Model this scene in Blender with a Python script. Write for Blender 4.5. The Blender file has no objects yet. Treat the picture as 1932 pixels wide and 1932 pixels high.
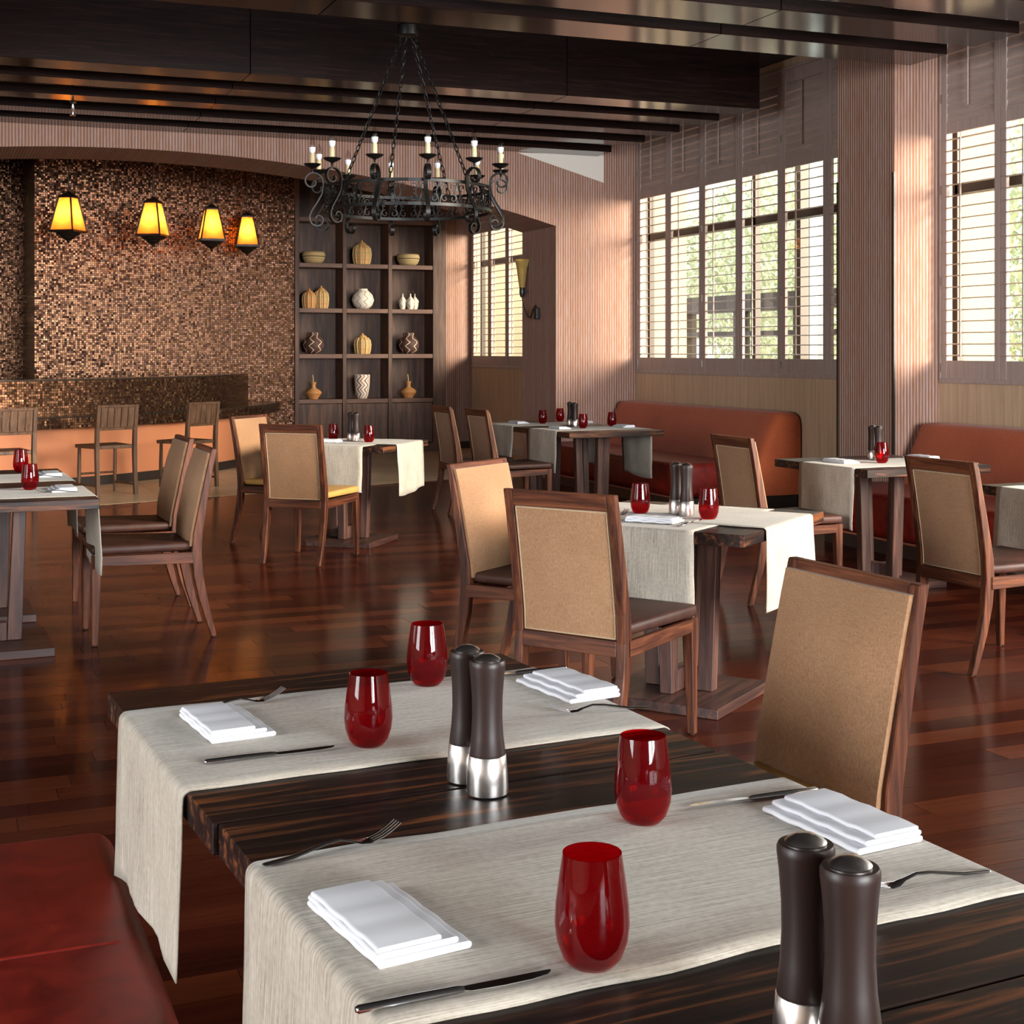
import bpy, bmesh, math, random
from mathutils import Vector, Matrix, noise as mnoise
random.seed(7)
PI = math.pi
SC = bpy.context.scene
COL = SC.collection

# ------------------------------------------------------------------ camera
FPX = 2680.0
cam = bpy.data.cameras.new('camera')
cam.sensor_width = 36.0
cam.lens = FPX / 1932.0 * 36.0
cam.shift_y = -(966.0 - 661.0) / 1932.0
cam.clip_start = 0.05
cam.clip_end = 400
camo = bpy.data.objects.new('camera', cam)
COL.objects.link(camo)
EYE = 1.437
camo.location = (0, 0, EYE)
camo.rotation_euler = (PI / 2, 0, -math.atan2(1099.0, FPX))
SC.camera = camo

# ------------------------------------------------------------------ world, sun, daylight
w = bpy.data.worlds.new('sky')
SC.world = w
w.use_nodes = True
wb = w.node_tree.nodes['Background']
wb.inputs['Color'].default_value = (0.93, 0.97, 1.0, 1)
wb.inputs['Strength'].default_value = 1.35

def sun(name, d, strength, angle, col):
    l = bpy.data.lights.new(name, 'SUN')
    l.energy = strength
    l.angle = angle
    l.color = col
    o = bpy.data.objects.new(name, l)
    COL.objects.link(o)
    o.rotation_euler = Vector(d).to_track_quat('-Z', 'Y').to_euler()
    o.location = (20, -10, 20)
sun('hazy_sun', (-0.64, 0.72, -0.22), 12.0, math.radians(30), (1.0, 0.88, 0.72))

def daylight(name, loc, d, sx, sy, power, col=(0.93, 0.97, 1.0)):
    l = bpy.data.lights.new(name, 'AREA')
    l.shape = 'RECTANGLE'
    l.size = sx
    l.size_y = sy
    l.energy = power
    l.color = col
    o = bpy.data.objects.new(name, l)
    COL.objects.link(o)
    o.location = loc
    o.rotation_euler = Vector(d).to_track_quat('-Z', 'Z').to_euler()
# daylight coming in through the glazed openings behind and beside the camera
for i, xx in enumerate((2.3, 5.6)):
    daylight('daylight_rear', (xx, -9.05, 2.15), (0, 1, -0.03), 2.9, 3.0, 1000, (0.90, 0.95, 1.0))
daylight('daylight_left', (-6.05, 1.2, 2.05), (1, 0, -0.04), 2.9, 2.7, 380)
daylight('daylight_left', (-6.05, 6.0, 2.05), (1, 0, -0.04), 2.9, 2.7, 40)
daylight('daylight_right', (7.62, 2.6, 2.5), (-1, 0, -0.08), 4.2, 2.4, 340, (1.0, 0.97, 0.92))

vs = SC.view_settings
vs.view_transform = 'Standard'
vs.look = 'None'
vs.gamma = 1.0
vs.use_curve_mapping = False
vs.exposure = 0.6
try:
    SC.cycles.use_denoising = True
    SC.cycles.max_bounces = 8
    SC.cycles.transparent_max_bounces = 24
    SC.cycles.caustics_reflective = False
    SC.cycles.caustics_refractive = False
    SC.cycles.sample_clamp_indirect = 6.0
except Exception:
    pass

# ------------------------------------------------------------------ materials
class Mat:
    def __init__(self, name, col=(0.5, 0.5, 0.5), rough=0.5, metal=0.0, spec=0.5):
        self.m = bpy.data.materials.new(name)
        self.m.use_nodes = True
        self.t = self.m.node_tree
        self.b = self.t.nodes['Principled BSDF']
        self.b.inputs['Base Color'].default_value = (*col, 1)
        self.b.inputs['Roughness'].default_value = rough
        self.b.inputs['Metallic'].default_value = metal
        self.b.inputs['Specular IOR Level'].default_value = spec
    def n(self, typ, **kw):
        nd = self.t.nodes.new('ShaderNode' + typ)
        for k, v in kw.items():
            if hasattr(nd, k) and not k[0].isupper():
                setattr(nd, k, v)
        return nd
    def l(self, a, b):
        self.t.links.new(a, b)
    def val(self, sock, v):
        if hasattr(v, 'is_output'):
            self.l(v, sock)
        else:
            sock.default_value = v
    def math(self, op, a, b=0.0, c=None):
        nd = self.n('Math', operation=op)
        self.val(nd.inputs[0], a)
        self.val(nd.inputs[1], b)
        if c is not None:
            self.val(nd.inputs[2], c)
        return nd.outputs[0]
    def coord(self, kind='Object'):
        return self.n('TexCoord').outputs[kind]
    def mapping(self, vec, scale=(1, 1, 1), rot=(0, 0, 0), loc=None):
        mp = self.n('Mapping')
        self.l(vec, mp.inputs['Vector'])
        mp.inputs['Scale'].default_value = scale
        mp.inputs['Rotation'].default_value = rot
        if loc is not None:
            self.val(mp.inputs['Location'], loc)
        return mp.outputs[0]
    def noise(self, vec, scale=5, detail=4, rough=0.55, dist=0.0):
        nd = self.n('TexNoise')
        self.l(vec, nd.inputs['Vector'])
        nd.inputs['Scale'].default_value = scale
        nd.inputs['Detail'].default_value = detail
        nd.inputs['Roughness'].default_value = rough
        nd.inputs['Distortion'].default_value = dist
        return nd.outputs['Fac']
    def ramp(self, fac, stops, interp='LINEAR'):
        nd = self.n('ValToRGB')
        cr = nd.color_ramp
        cr.interpolation = interp
        while len(cr.elements) < len(stops):
            cr.elements.new(0.5)
        for e, (p, c) in zip(cr.elements, stops):
            e.position = p
            e.color = (*c, 1) if len(c) == 3 else c
        self.l(fac, nd.inputs[0])
        return nd.outputs[0]
    def mix(self, fac, a, b, mode='MIX'):
        nd = self.n('Mix', data_type='RGBA', blend_type=mode)
        self.val(nd.inputs[0], fac)
        for s, v in ((nd.inputs[6], a), (nd.inputs[7], b)):
            if hasattr(v, 'is_output'):
                self.l(v, s)
            else:
                s.default_value = (*v, 1)
        return nd.outputs[2]
    def color(self, sock):
        self.l(sock, self.b.inputs['Base Color'])
    def bump(self, h, strength=0.3, dist=0.002):
        nd = self.n('Bump')
        nd.inputs['Strength'].default_value = strength
        nd.inputs['Distance'].default_value = dist
        self.l(h, nd.inputs['Height'])
        self.l(nd.outputs[0], self.b.inputs['Normal'])
    def rnd(self):
        return self.n('ObjectInfo').outputs['Random']
    def shifted(self, kind='Object', amount=37.0):
        """object coordinates moved by a random amount per object"""
        cb = self.n('CombineXYZ')
        r = self.math('MULTIPLY', self.rnd(), amount)
        for i in range(3):
            self.l(r, cb.inputs[i])
        ad = self.n('VectorMath', operation='ADD')
        self.l(self.coord(kind), ad.inputs[0])
        self.l(cb.outputs[0], ad.inputs[1])
        return ad.outputs[0]

def wood(name, dark, mid, light, axis='z', rough=0.4, stretch=14.0, scale=3.0, contrast=(0.3, 0.5, 0.68), spec=0.5, bump=0.15, ior=1.4):
    M = Mat(name, mid, rough, 0, spec)
    s = [stretch, stretch, stretch]
    s['xyz'.index(axis)] = 1.0
    v = M.mapping(M.shifted(), s)
    a = M.noise(v, scale, 6, 0.6, 0.6)
    c = M.ramp(a, [(contrast[0], dark), (contrast[1], mid), (contrast[2], light)])
    M.color(c)
    M.bump(a, bump, 0.001)
    M.b.inputs['IOR'].default_value = ior
    return M.m

def cloth(name, a, b, c, sc, rough=0.85, bump=0.3, kind='Object'):
    M = Mat(name, a, rough, 0, 0.2)
    v = M.coord(kind)
    n1 = M.noise(M.mapping(v, (sc[0], sc[1], sc[2])), 1.0, 3, 0.6)
    n2 = M.noise(M.mapping(v, (sc[2] * 1.0, sc[2] * 1.0, sc[0] * 0.9)), 1.0, 2, 0.6)
    n3 = M.noise(v, 3.0, 3)
    f = M.math('ADD', M.math('MULTIPLY', n1, 0.6), M.math('ADD', M.math('MULTIPLY', n2, 0.2), M.math('MULTIPLY', n3, 0.2)))
    M.color(M.ramp(f, [(0.36, a), (0.5, b), (0.62, c)]))
    M.bump(f, bump, 0.0015)
    M.b.inputs['Sheen Weight'].default_value = 0.15
    return M.m

MT = {}
MT['chair_wood'] = wood('chair_wood', (0.016, 0.006, 0.005), (0.080, 0.024, 0.011), (0.165, 0.054, 0.023), 'z', 0.45, 18, 2.6, ior=1.3)
MT['chair_wood_x'] = wood('chair_wood_x', (0.016, 0.006, 0.005), (0.080, 0.024, 0.011), (0.165, 0.054, 0.023), 'x', 0.45, 18, 2.6, ior=1.3)
MT['chair_wood_y'] = wood('chair_wood_y', (0.016, 0.006, 0.005), (0.080, 0.024, 0.011), (0.165, 0.054, 0.023), 'y', 0.45, 18, 2.6, ior=1.3)
MT['bar_chair'] = wood('bar_chair_wood', (0.05, 0.024, 0.014), (0.12, 0.060, 0.032), (0.18, 0.095, 0.052), 'z', 0.45, 14, 2.4)
MT['table_wood'] = wood('table_wood', (0.010, 0.006, 0.0055), (0.024, 0.012, 0.009), (0.19, 0.062, 0.021), 'x', 0.38, 17, 2.3, (0.40, 0.52, 0.68), 0.5, 0.3, 1.28)
MT['pedestal'] = wood('pedestal_wood', (0.022, 0.012, 0.011), (0.075, 0.034, 0.026), (0.14, 0.062, 0.042), 'z', 0.45, 13, 2.2)
MT['pedestal_base'] = wood('pedestal_base_wood', (0.018, 0.010, 0.009), (0.050, 0.022, 0.017), (0.10, 0.042, 0.028), 'x', 0.42, 13, 2.2)
MT['shelf_wood'] = wood('shelf_wood', (0.032, 0.015, 0.010), (0.072, 0.034, 0.020), (0.135, 0.062, 0.034), 'z', 0.5, 12, 1.5)
MT['shelf_edge'] = wood('shelf_edge_wood', (0.075, 0.036, 0.023), (0.115, 0.055, 0.034), (0.15, 0.075, 0.046), 'x', 0.42, 14, 2.0)
MT['oak'] = wood('oak_veneer', (0.46, 0.31, 0.19), (0.55, 0.385, 0.25), (0.62, 0.45, 0.30), 'z', 0.5, 30, 1.2, (0.3, 0.5, 0.7), 0.3, 0.05)
MT['beam'] = wood('beam_wood', (0.006, 0.0034, 0.003), (0.011, 0.0056, 0.0046), (0.020, 0.0095, 0.007), 'x', 0.13, 24, 2.0, (0.3, 0.5, 0.7), 0.5, 0.015, 1.38)
MT['shutter'] = wood('shutter_wood', (0.35, 0.265, 0.235), (0.40, 0.31, 0.275), (0.44, 0.345, 0.305), 'z', 0.42, 18, 2.0, (0.3, 0.5, 0.7), 0.4, 0.03)
MT['slat'] = wood('slat_wood', (0.36, 0.275, 0.24), (0.41, 0.318, 0.28), (0.45, 0.352, 0.312), 'y', 0.42, 18, 2.0, (0.3, 0.5, 0.7), 0.4, 0.03)
MT['fabric'] = cloth('tan_weave', (0.215, 0.110, 0.053), (0.300, 0.160, 0.081), (0.385, 0.22, 0.118), (600, 600, 40), bump=0.2)
MT['linen'] = cloth('runner_linen', (0.24, 0.205, 0.165), (0.41, 0.362, 0.295), (0.53, 0.478, 0.40), (8, 300, 90), kind='UV')
MT['orange_fabric'] = cloth('rust_fabric', (0.32, 0.062, 0.021), (0.43, 0.090, 0.030), (0.50, 0.12, 0.042), (220, 220, 120), 0.8)
MT['piping'] = cloth('tan_piping', (0.34, 0.24, 0.14), (0.42, 0.30, 0.18), (0.48, 0.35, 0.22), (300, 300, 300), 0.8)

def leather(name, a, b, rough, sc=9.0):
    M = Mat(name, a, rough, 0, 0.5)
    v = M.shifted()
    n1 = M.noise(v, sc, 6, 0.65, 0.4)
    M.color(M.ramp(n1, [(0.32, a), (0.68, b)]))
    n2 = M.noise(v, 260.0, 2)
    M.bump(n2, 0.12, 0.001)
    M.b.inputs['IOR'].default_value = 1.36
    rr = M.n('MapRange')
    M.l(n1, rr.inputs[0])
    rr.inputs[3].default_value = rough - 0.05
    rr.inputs[4].default_value = rough + 0.12
    M.l(rr.outputs[0], M.b.inputs['Roughness'])
    return M.m
MT['brown_leather'] = leather('brown_leather', (0.026, 0.010, 0.007), (0.068, 0.026, 0.017), 0.48)
MT['yellow_leather'] = leather('mustard_leather', (0.46, 0.24, 0.060), (0.56, 0.31, 0.09), 0.40)
MT['red_leather'] = leather('red_leather', (0.12, 0.005, 0.005), (0.27, 0.020, 0.010), 0.40)

MT['napkin'] = Mat('white_cotton', (0.68, 0.68, 0.71), 0.8, 0, 0.2).m
MT['steel'] = Mat('polished_steel', (0.62, 0.62, 0.62), 0.12, 1.0).m
M = Mat('brushed_steel', (0.62, 0.59, 0.56), 0.25, 1.0)
M.b.inputs['Anisotropic'].default_value = 0.5
MT['brushed'] = M.m
MT['mill'] = Mat('dark_beech', (0.020, 0.010, 0.008), 0.40, 0, 0.3).m
M = Mat('wrought_iron', (0.006, 0.0055, 0.005), 0.42, 0.2, 0.4)
MT['iron'] = M.m
MT['bronze'] = Mat('aged_bronze', (0.030, 0.018, 0.011), 0.42, 0.4, 0.5).m
MT['candle'] = Mat('ivory_sleeve', (0.62, 0.52, 0.30), 0.55).m
MT['bulb_white'] = Mat('bulb_collar', (0.85, 0.86, 0.88), 0.35).m
MT['black'] = Mat('black_plastic', (0.01, 0.01, 0.01), 0.35).m
MT['plaster'] = Mat('white_plaster', (0.72, 0.66, 0.58), 0.85).m
MT['dark_ceiling'] = Mat('dark_ceiling_paint', (0.008, 0.006, 0.006), 0.7).m
MT['room_paint'] = Mat('room_paint', (0.42, 0.33, 0.26), 0.8).m
MT['peach'] = Mat('peach_paint', (0.72, 0.27, 0.125), 0.55, 0, 0.35).m
MT['dark_trim'] = Mat('dark_trim', (0.030, 0.020, 0.016), 0.4).m
MT['stone_ledge'] = Mat('dark_stone', (0.030, 0.024, 0.018), 0.18).m
MT['alu'] = Mat('bronze_aluminium', (0.045, 0.035, 0.028), 0.45, 0.4).m
MT['blue_frame'] = Mat('grey_blue_frame', (0.40, 0.50, 0.54), 0.5).m
MT['cream'] = Mat('cream_render', (0.37, 0.30, 0.205), 0.9).m
MT['pale_stone'] = Mat('pale_paving', (0.70, 0.62, 0.50), 0.9).m
MT['grout'] = Mat('lit_seam_subfloor', (0.20, 0.085, 0.055), 0.5).m  # sub-floor colour lightened so plank seams look like bevels catching light
M = Mat('chrome', (0.75, 0.75, 0.74), 0.15, 1.0)
MT['chrome'] = M.m

def glassy(name, tint, refl_rough=0.02, ior=1.45, spec=(1, 1, 1)):
    M = Mat(name)
    t = M.t
    t.nodes.remove(M.b)
    out = [n for n in t.nodes if n.type == 'OUTPUT_MATERIAL'][0]
    tr = M.n('BsdfTransparent')
    tr.inputs[0].default_value = (*tint, 1)
    gl = M.n('BsdfGlossy')
    gl.inputs['Color'].default_value = (*spec, 1)
    gl.inputs['Roughness'].default_value = refl_rough
    fr = M.n('Fresnel')
    fr.inputs[0].default_value = ior
    mx = M.n('MixShader')
    bf = M.n('NewGeometry').outputs['Backfacing']
    M.l(M.math('MULTIPLY', fr.outputs[0], M.math('SUBTRACT', 1.0, bf)), mx.inputs[0])
    M.l(tr.outputs[0], mx.inputs[1])
    M.l(gl.outputs[0], mx.inputs[2])
    M.l(mx.outputs[0], out.inputs[0])
    return M.m
MT['pane'] = glassy('window_glass', (0.97, 0.98, 0.97))
MT['clear_glass'] = glassy('bulb_glass', (0.88, 0.87, 0.85), 0.03, 2.0)
MT['red_glass'] = glassy('red_glass', (0.70, 0.030, 0.040), 0.015, 1.32)
_t = MT['red_glass'].node_tree
_df = _t.nodes.new('ShaderNodeBsdfDiffuse'); _df.inputs[0].default_value = (0.27, 0.004, 0.009, 1)
_mx = _t.nodes.new('ShaderNodeMixShader'); _mx.inputs[0].default_value = 0.11
_trn = [n for n in _t.nodes if n.type == 'BSDF_TRANSPARENT'][0]
_old = [n for n in _t.nodes if n.type == 'MIX_SHADER' and n != _mx][0]
_t.links.new(_trn.outputs[0], _mx.inputs[1]); _t.links.new(_df.outputs[0], _mx.inputs[2]); _t.links.new(_mx.outputs[0], _old.inputs[1])
# amber lantern glass: part translucent, part clear
M = Mat('amber_glass')
M.t.nodes.remove(M.b)
_o = [n for n in M.t.nodes if n.type == 'OUTPUT_MATERIAL'][0]
tl = M.n('BsdfTranslucent'); tl.inputs[0].default_value = (0.34, 0.18, 0.065, 1)
tr = M.n('BsdfTransparent'); tr.inputs[0].default_value = (1.0, 0.70, 0.34, 1)
gl = M.n('BsdfGlossy'); gl.inputs['Roughness'].default_value = 0.08
m1 = M.n('MixShader'); m1.inputs[0].default_value = 0.22
M.l(tl.outputs[0], m1.inputs[1]); M.l(tr.outputs[0], m1.inputs[2])
m2 = M.n('MixShader'); m2.inputs[0].default_value = 0.05
M.l(m1.outputs[0], m2.inputs[1]); M.l(gl.outputs[0], m2.inputs[2]); M.l(m2.outputs[0], _o.inputs[0])
MT['amber'] = M.m
M = Mat('sconce_glass', (0.80, 0.55, 0.16), 0.15)
M.b.inputs['Transmission Weight'].default_value = 0.6
MT['sconce_glass'] = M.m
M = Mat('lamp_filament')
M.b.inputs['Emission Color'].default_value = (1.0, 0.72, 0.38, 1)
M.b.inputs['Emission Strength'].default_value = 20.0
MT['glow'] = M.m

# ribbed wall covering: vertical ribs, orange brown and mauve grey
def ribbed():
    M = Mat('ribbed_wallcovering', (0.3, 0.2, 0.16), 0.75, 0, 0.25)
    g = M.n('NewGeometry')
    sp = M.n('SeparateXYZ'); M.l(g.outputs['Position'], sp.inputs[0])
    sn = M.n('SeparateXYZ'); M.l(g.outputs['True Normal'], sn.inputs[0])
    side = M.math('GREATER_THAN', M.math('ABSOLUTE', sn.outputs[0]), 0.7)
    u = M.math('ADD', M.math('MULTIPLY', sp.outputs[1], side), M.math('MULTIPLY', sp.outputs[0], M.math('SUBTRACT', 1.0, side)))
    pitch = 0.030
    uu = M.math('DIVIDE', u, pitch)
    wn = M.n('TexWhiteNoise', noise_dimensions='1D')
    M.l(M.math('FLOOR', uu), wn.inputs['W'])
    cb = M.n('CombineXYZ')
    M.l(M.math('MULTIPLY', u, 110.0), cb.inputs[0]); M.l(M.math('MULTIPLY', sp.outputs[2], 5.0), cb.inputs[1]); M.l(M.math('MULTIPLY', sp.outputs[1], 3.0), cb.inputs[2])
    n1 = M.noise(cb.outputs[0], 1.0, 4, 0.7)
    alt = M.math('GREATER_THAN', M.math('FRACT', uu), 0.52)
    f = M.math('ADD', M.math('ADD', M.math('MULTIPLY', wn.outputs['Value'], 0.10), M.math('MULTIPLY', alt, 0.30)), M.math('MULTIPLY', n1, 0.66))
    col = M.ramp(f, [(0.22, (0.22, 0.085, 0.045)), (0.45, (0.31, 0.150, 0.092)), (0.64, (0.37, 0.245, 0.195)), (0.86, (0.45, 0.375, 0.37))])
    M.color(col)
    h = M.math('ABSOLUTE', M.math('SUBTRACT', M.math('FRACT', uu), 0.5))
    M.bump(M.math('POWER', M.math('MULTIPLY', h, 2.0), 2.0), 0.55, 0.003)
    return M.m
MT['ribbed'] = ribbed()

def mosaic():
    M = Mat('bronze_mosaic', (0.2, 0.1, 0.05), 0.22, 0.75, 0.4)
    uv = M.coord('UV')
    p = 0.0265
    sc = M.mapping(uv, (1 / p, 1 / p, 1))
    fl = M.n('VectorMath', operation='FLOOR'); M.l(sc, fl.inputs[0])
    wn = M.n('TexWhiteNoise', noise_dimensions='2D'); M.l(fl.outputs[0], wn.inputs['Vector'])
    fr = M.n('VectorMath', operation='FRACTION'); M.l(sc, fr.inputs[0])
    s = M.n('SeparateXYZ'); M.l(fr.outputs[0], s.inputs[0])
    du = M.math('ABSOLUTE', M.math('SUBTRACT', s.outputs[0], 0.5))
    dv = M.math('ABSOLUTE', M.math('SUBTRACT', s.outputs[1], 0.5))
    grout = M.math('GREATER_THAN', M.math('MAXIMUM', du, dv), 0.42)
    tile = M.ramp(wn.outputs['Value'], [(0.0, (0.034, 0.013, 0.007)), (0.35, (0.085, 0.034, 0.015)), (0.7, (0.155, 0.068, 0.031)), (0.9, (0.25, 0.125, 0.060)), (1.0, (0.48, 0.29, 0.16))])
    M.color(M.mix(grout, tile, (0.045, 0.024, 0.018)))
    g = M.n('NewGeometry')
    off = M.n('VectorMath', operation='SUBTRACT'); M.l(wn.outputs['Color'], off.inputs[0]); off.inputs[1].default_value = (0.5, 0.5, 0.5)
    om = M.n('VectorMath', operation='SCALE'); M.l(off.outputs[0], om.inputs[0]); om.inputs['Scale'].default_value = 0.24
    ad = M.n('VectorMath', operation='ADD'); M.l(g.outputs['Normal'], ad.inputs[0]); M.l(om.outputs[0], ad.inputs[1])
    nm = M.n('VectorMath', operation='NORMALIZE'); M.l(ad.outputs[0], nm.inputs[0])
    M.l(nm.outputs[0], M.b.inputs['Normal'])
    M.l(M.math('ADD', M.math('MULTIPLY', grout, 0.5), 0.27), M.b.inputs['Roughness'])
    return M.m
MT['mosaic'] = mosaic()

def plank_mat():
    M = Mat('cherry_floor', (0.06, 0.015, 0.008), 0.19, 0, 0.5)
    M.b.inputs['IOR'].default_value = 1.13
    g = M.n('NewGeometry')
    r = M.math('FRACT', M.math('ADD', M.rnd(), g.outputs['Random Per Island']))
    cb = M.n('CombineXYZ')
    M.l(M.math('MULTIPLY', r, 61.0), cb.inputs[0]); M.l(M.math('MULTIPLY', r, 17.0), cb.inputs[1])
    ad = M.n('VectorMath', operation='ADD'); M.l(g.outputs['Position'], ad.inputs[0]); M.l(cb.outputs[0], ad.inputs[1])
    n1 = M.noise(M.mapping(ad.outputs[0], (1.2, 16, 1)), 2.2, 5, 0.6, 0.5)
    f = M.math('ADD', M.math('MULTIPLY', r, 0.55), M.math('MULTIPLY', n1, 0.5))
    M.color(M.ramp(f, [(0.2, (0.021, 0.0040, 0.0025)), (0.5, (0.054, 0.0100, 0.0048)), (0.78, (0.100, 0.023, 0.0085))]))
    M.bump(n1, 0.03, 0.001)
    return M.m
MT['plank'] = plank_mat()
M = Mat('beige_stone', (0.46, 0.33, 0.19), 0.30, 0, 0.5)
M.b.inputs['IOR'].default_value = 1.22
_n = M.noise(M.shifted(), 3.0, 5)
M.color(M.ramp(_n, [(0.3, (0.56, 0.43, 0.27)), (0.7, (0.68, 0.54, 0.36))]))
MT['tile'] = M.m

def zigzag(name, base, stripe, count, width, zs, second=None):
    """pot with zigzag lines running down its side"""
    M = Mat(name, base, 0.7)
    o = M.coord('Object')
    s = M.n('SeparateXYZ'); M.l(o, s.inputs[0])
    ang = M.math('DIVIDE', M.math('ARCTAN2', s.outputs[1], s.outputs[0]), 2 * PI)
    z = M.math('MULTIPLY', s.outputs[2], zs)
    tri = M.math('ABSOLUTE', M.math('SUBTRACT', M.math('FRACT', z), 0.5))
    t = M.math('FRACT', M.math('ADD', M.math('MULTIPLY', ang, count), M.math('MULTIPLY', tri, 1.1)))
    m = M.math('LESS_THAN', t, width)
    c = M.mix(m, base, stripe)
    if second:
        m2 = M.math('LESS_THAN', M.math('ABSOLUTE', M.math('SUBTRACT', t, 0.55)), width * 0.5)
        c = M.mix(m2, c, second)
    M.color(c)
    return M.m
MT['white_zig'] = zigzag('white_zigzag', (0.66, 0.60, 0.49), (0.20, 0.075, 0.03), 9, 0.10, 10)
MT['dark_zig'] = zigzag('dark_zigzag', (0.055, 0.020, 0.015), (0.60, 0.47, 0.30), 7, 0.12, 9)
MT['tumbler_zig'] = zigzag('tumbler_zigzag', (0.68, 0.64, 0.56), (0.16, 0.07, 0.035), 6, 0.20, 8, (0.46, 0.17, 0.06))
MT['bottle_zig'] = zigzag('bottle_zigzag', (0.62, 0.57, 0.47), (0.34, 0.16, 0.06), 3, 0.13, 11)
def banded(name, a, b, c):
    M = Mat(name, a, 0.7)
    s = M.n('SeparateXYZ'); M.l(M.coord('Object'), s.inputs[0])
    cb = M.n('CombineXYZ'); M.l(s.outputs[2], cb.inputs[2])
    n1 = M.noise(cb.outputs[0], 22.0, 3, 0.6)
    M.color(M.ramp(n1, [(0.36, a), (0.5, b), (0.62, c)]))
    M.bump(M.noise(M.mapping(M.coord('Object'), (60, 60, 260)), 1.0, 2), 0.3, 0.003)
    return M.m
MT['basket'] = banded('banded_basket', (0.42, 0.20, 0.06), (0.50, 0.28, 0.10), (0.30, 0.24, 0.10))
MT['basket_orange'] = banded('orange_basket', (0.48, 0.16, 0.045), (0.50, 0.21, 0.06), (0.34, 0.23, 0.09))
MT['basket_rib'] = Mat('basket_rib', (0.55, 0.38, 0.16), 0.6).m
MT['straw'] = banded('straw_bowl', (0.34, 0.24, 0.10), (0.42, 0.30, 0.13), (0.26, 0.17, 0.07))

def leaf_mat():
    M = Mat('pale_leaves', (0.30, 0.40, 0.18), 0.6)
    r = M.n('NewGeometry').outputs['Random Per Island']
    M.color(M.ramp(r, [(0.0, (0.46, 0.54, 0.34)), (0.5, (0.62, 0.68, 0.46)), (1.0, (0.80, 0.82, 0.64))]))
    M.b.inputs['Subsurface Weight'].default_value = 0.0
    return M.m
MT['leaf'] = leaf_mat()
MT['bark'] = Mat('bark', (0.14, 0.10, 0.07), 0.9).m

# ------------------------------------------------------------------ mesh building
class MB:
    def __init__(self):
        self.v = []; self.f = []; self.uv = {}
    def add(self, vs, fs):
        b = len(self.v)
        self.v += [tuple(p) for p in vs]
        self.f += [tuple(b + i for i in q) for q in fs]
        return b
    def hexa(self, p):
        """8 points: bottom ring of 4 (counter-clockwise from above) then the top ring"""
        self.add(p, [(3, 2, 1, 0), (4, 5, 6, 7), (0, 1, 5, 4), (1, 2, 6, 5), (2, 3, 7, 6), (3, 0, 4, 7)])
        return self
    def box(self, x0, x1, y0, y1, z0, z1):
        return self.hexa([(x0, y0, z0), (x1, y0, z0), (x1, y1, z0), (x0, y1, z0), (x0, y0, z1), (x1, y0, z1), (x1, y1, z1), (x0, y1, z1)])
    def loft(self, rings, cap=True, closed=True):
        n = len(rings[0]); b = len(self.v)
        for r in rings:
            self.v += [tuple(p) for p in r]
        for i in range(len(rings) - 1):
            for j in range(n if closed else n - 1):
                k = (j + 1) % n
                self.f.append((b + i * n + j, b + i * n + k, b + (i + 1) * n + k, b + (i + 1) * n + j))
        if cap:
            self.f.append(tuple(b + j for j in reversed(range(n))))
            e = b + (len(rings) - 1) * n
            self.f.append(tuple(e + j for j in range(n)))
        return self
    def lathe(self, prof, seg=24, c=(0, 0, 0), cap=True):
        rings = []
        for r, z in prof:
            rings.append([(c[0] + r * math.cos(2 * PI * k / seg), c[1] + r * math.sin(2 * PI * k / seg), c[2] + z) for k in range(seg)])
        return self.loft(rings, cap)
    def tube(self, path, r, seg=8, cap=True):
        P = [Vector(p) for p in path]
        rings = []
        up = Vector((0, 0, 1))
        prev = None
        for i, p in enumerate(P):
            t = (P[min(i + 1, len(P) - 1)] - P[max(i - 1, 0)]).normalized()
            if prev is None:
                a = up if abs(t.dot(up)) < 0.95 else Vector((1, 0, 0))
                n = (a - t * a.dot(t)).normalized()
            else:
                n = (prev - t * prev.dot(t)).normalized()
            prev = n
            b = t.cross(n)
            rr = r[i] if isinstance(r, (list, tuple)) else r
            rings.append([p + n * (rr * math.cos(2 * PI * k / seg)) + b * (rr * math.sin(2 * PI * k / seg)) for k in range(seg)])
        return self.loft(rings, cap)
    def ribbon(self, path, side, w, th):
        """flat bar following path; side = constant width direction; th = thickness in the bend plane"""
        P = [Vector(p) for p in path]; S = Vector(side).normalized()
        rings = []
        for i, p in enumerate(P):
            t = (P[min(i + 1, len(P) - 1)] - P[max(i - 1, 0)]).normalized()
            n = t.cross(S).normalized()
            rings.append([p + S * w / 2 + n * th / 2, p - S * w / 2 + n * th / 2, p - S * w / 2 - n * th / 2, p + S * w / 2 - n * th / 2])
        return self.loft(rings)
    def build(self, name, mat, parent=None, smooth=False, bevel=0.0, seg=2, angle=35, mats=None):
        me = bpy.data.meshes.new(name)
        me.from_pydata(self.v, [], self.f)
        bm = bmesh.new(); bm.from_mesh(me)
        bmesh.ops.recalc_face_normals(bm, faces=bm.faces)
        if bevel:
            es = [e for e in bm.edges if len(e.link_faces) == 2 and e.calc_face_angle(0) > math.radians(25)]
            bmesh.ops.bevel(bm, geom=es, offset=bevel, segments=seg, profile=0.5, affect='EDGES', clamp_overlap=True)
        bm.to_mesh(me); bm.free()
        me.materials.append(MT[mat] if isinstance(mat, str) else mat)
        if smooth:
            for p in me.polygons:
                p.use_smooth = True
            try:
                me.set_sharp_from_angle(angle=math.radians(angle))
            except Exception:
                pass
        return link(name, me, parent)

def link(name, me, parent=None):
    o = bpy.data.objects.new(name, me)
    COL.objects.link(o)
    if parent is not None:
        o.parent = parent
    return o

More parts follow.
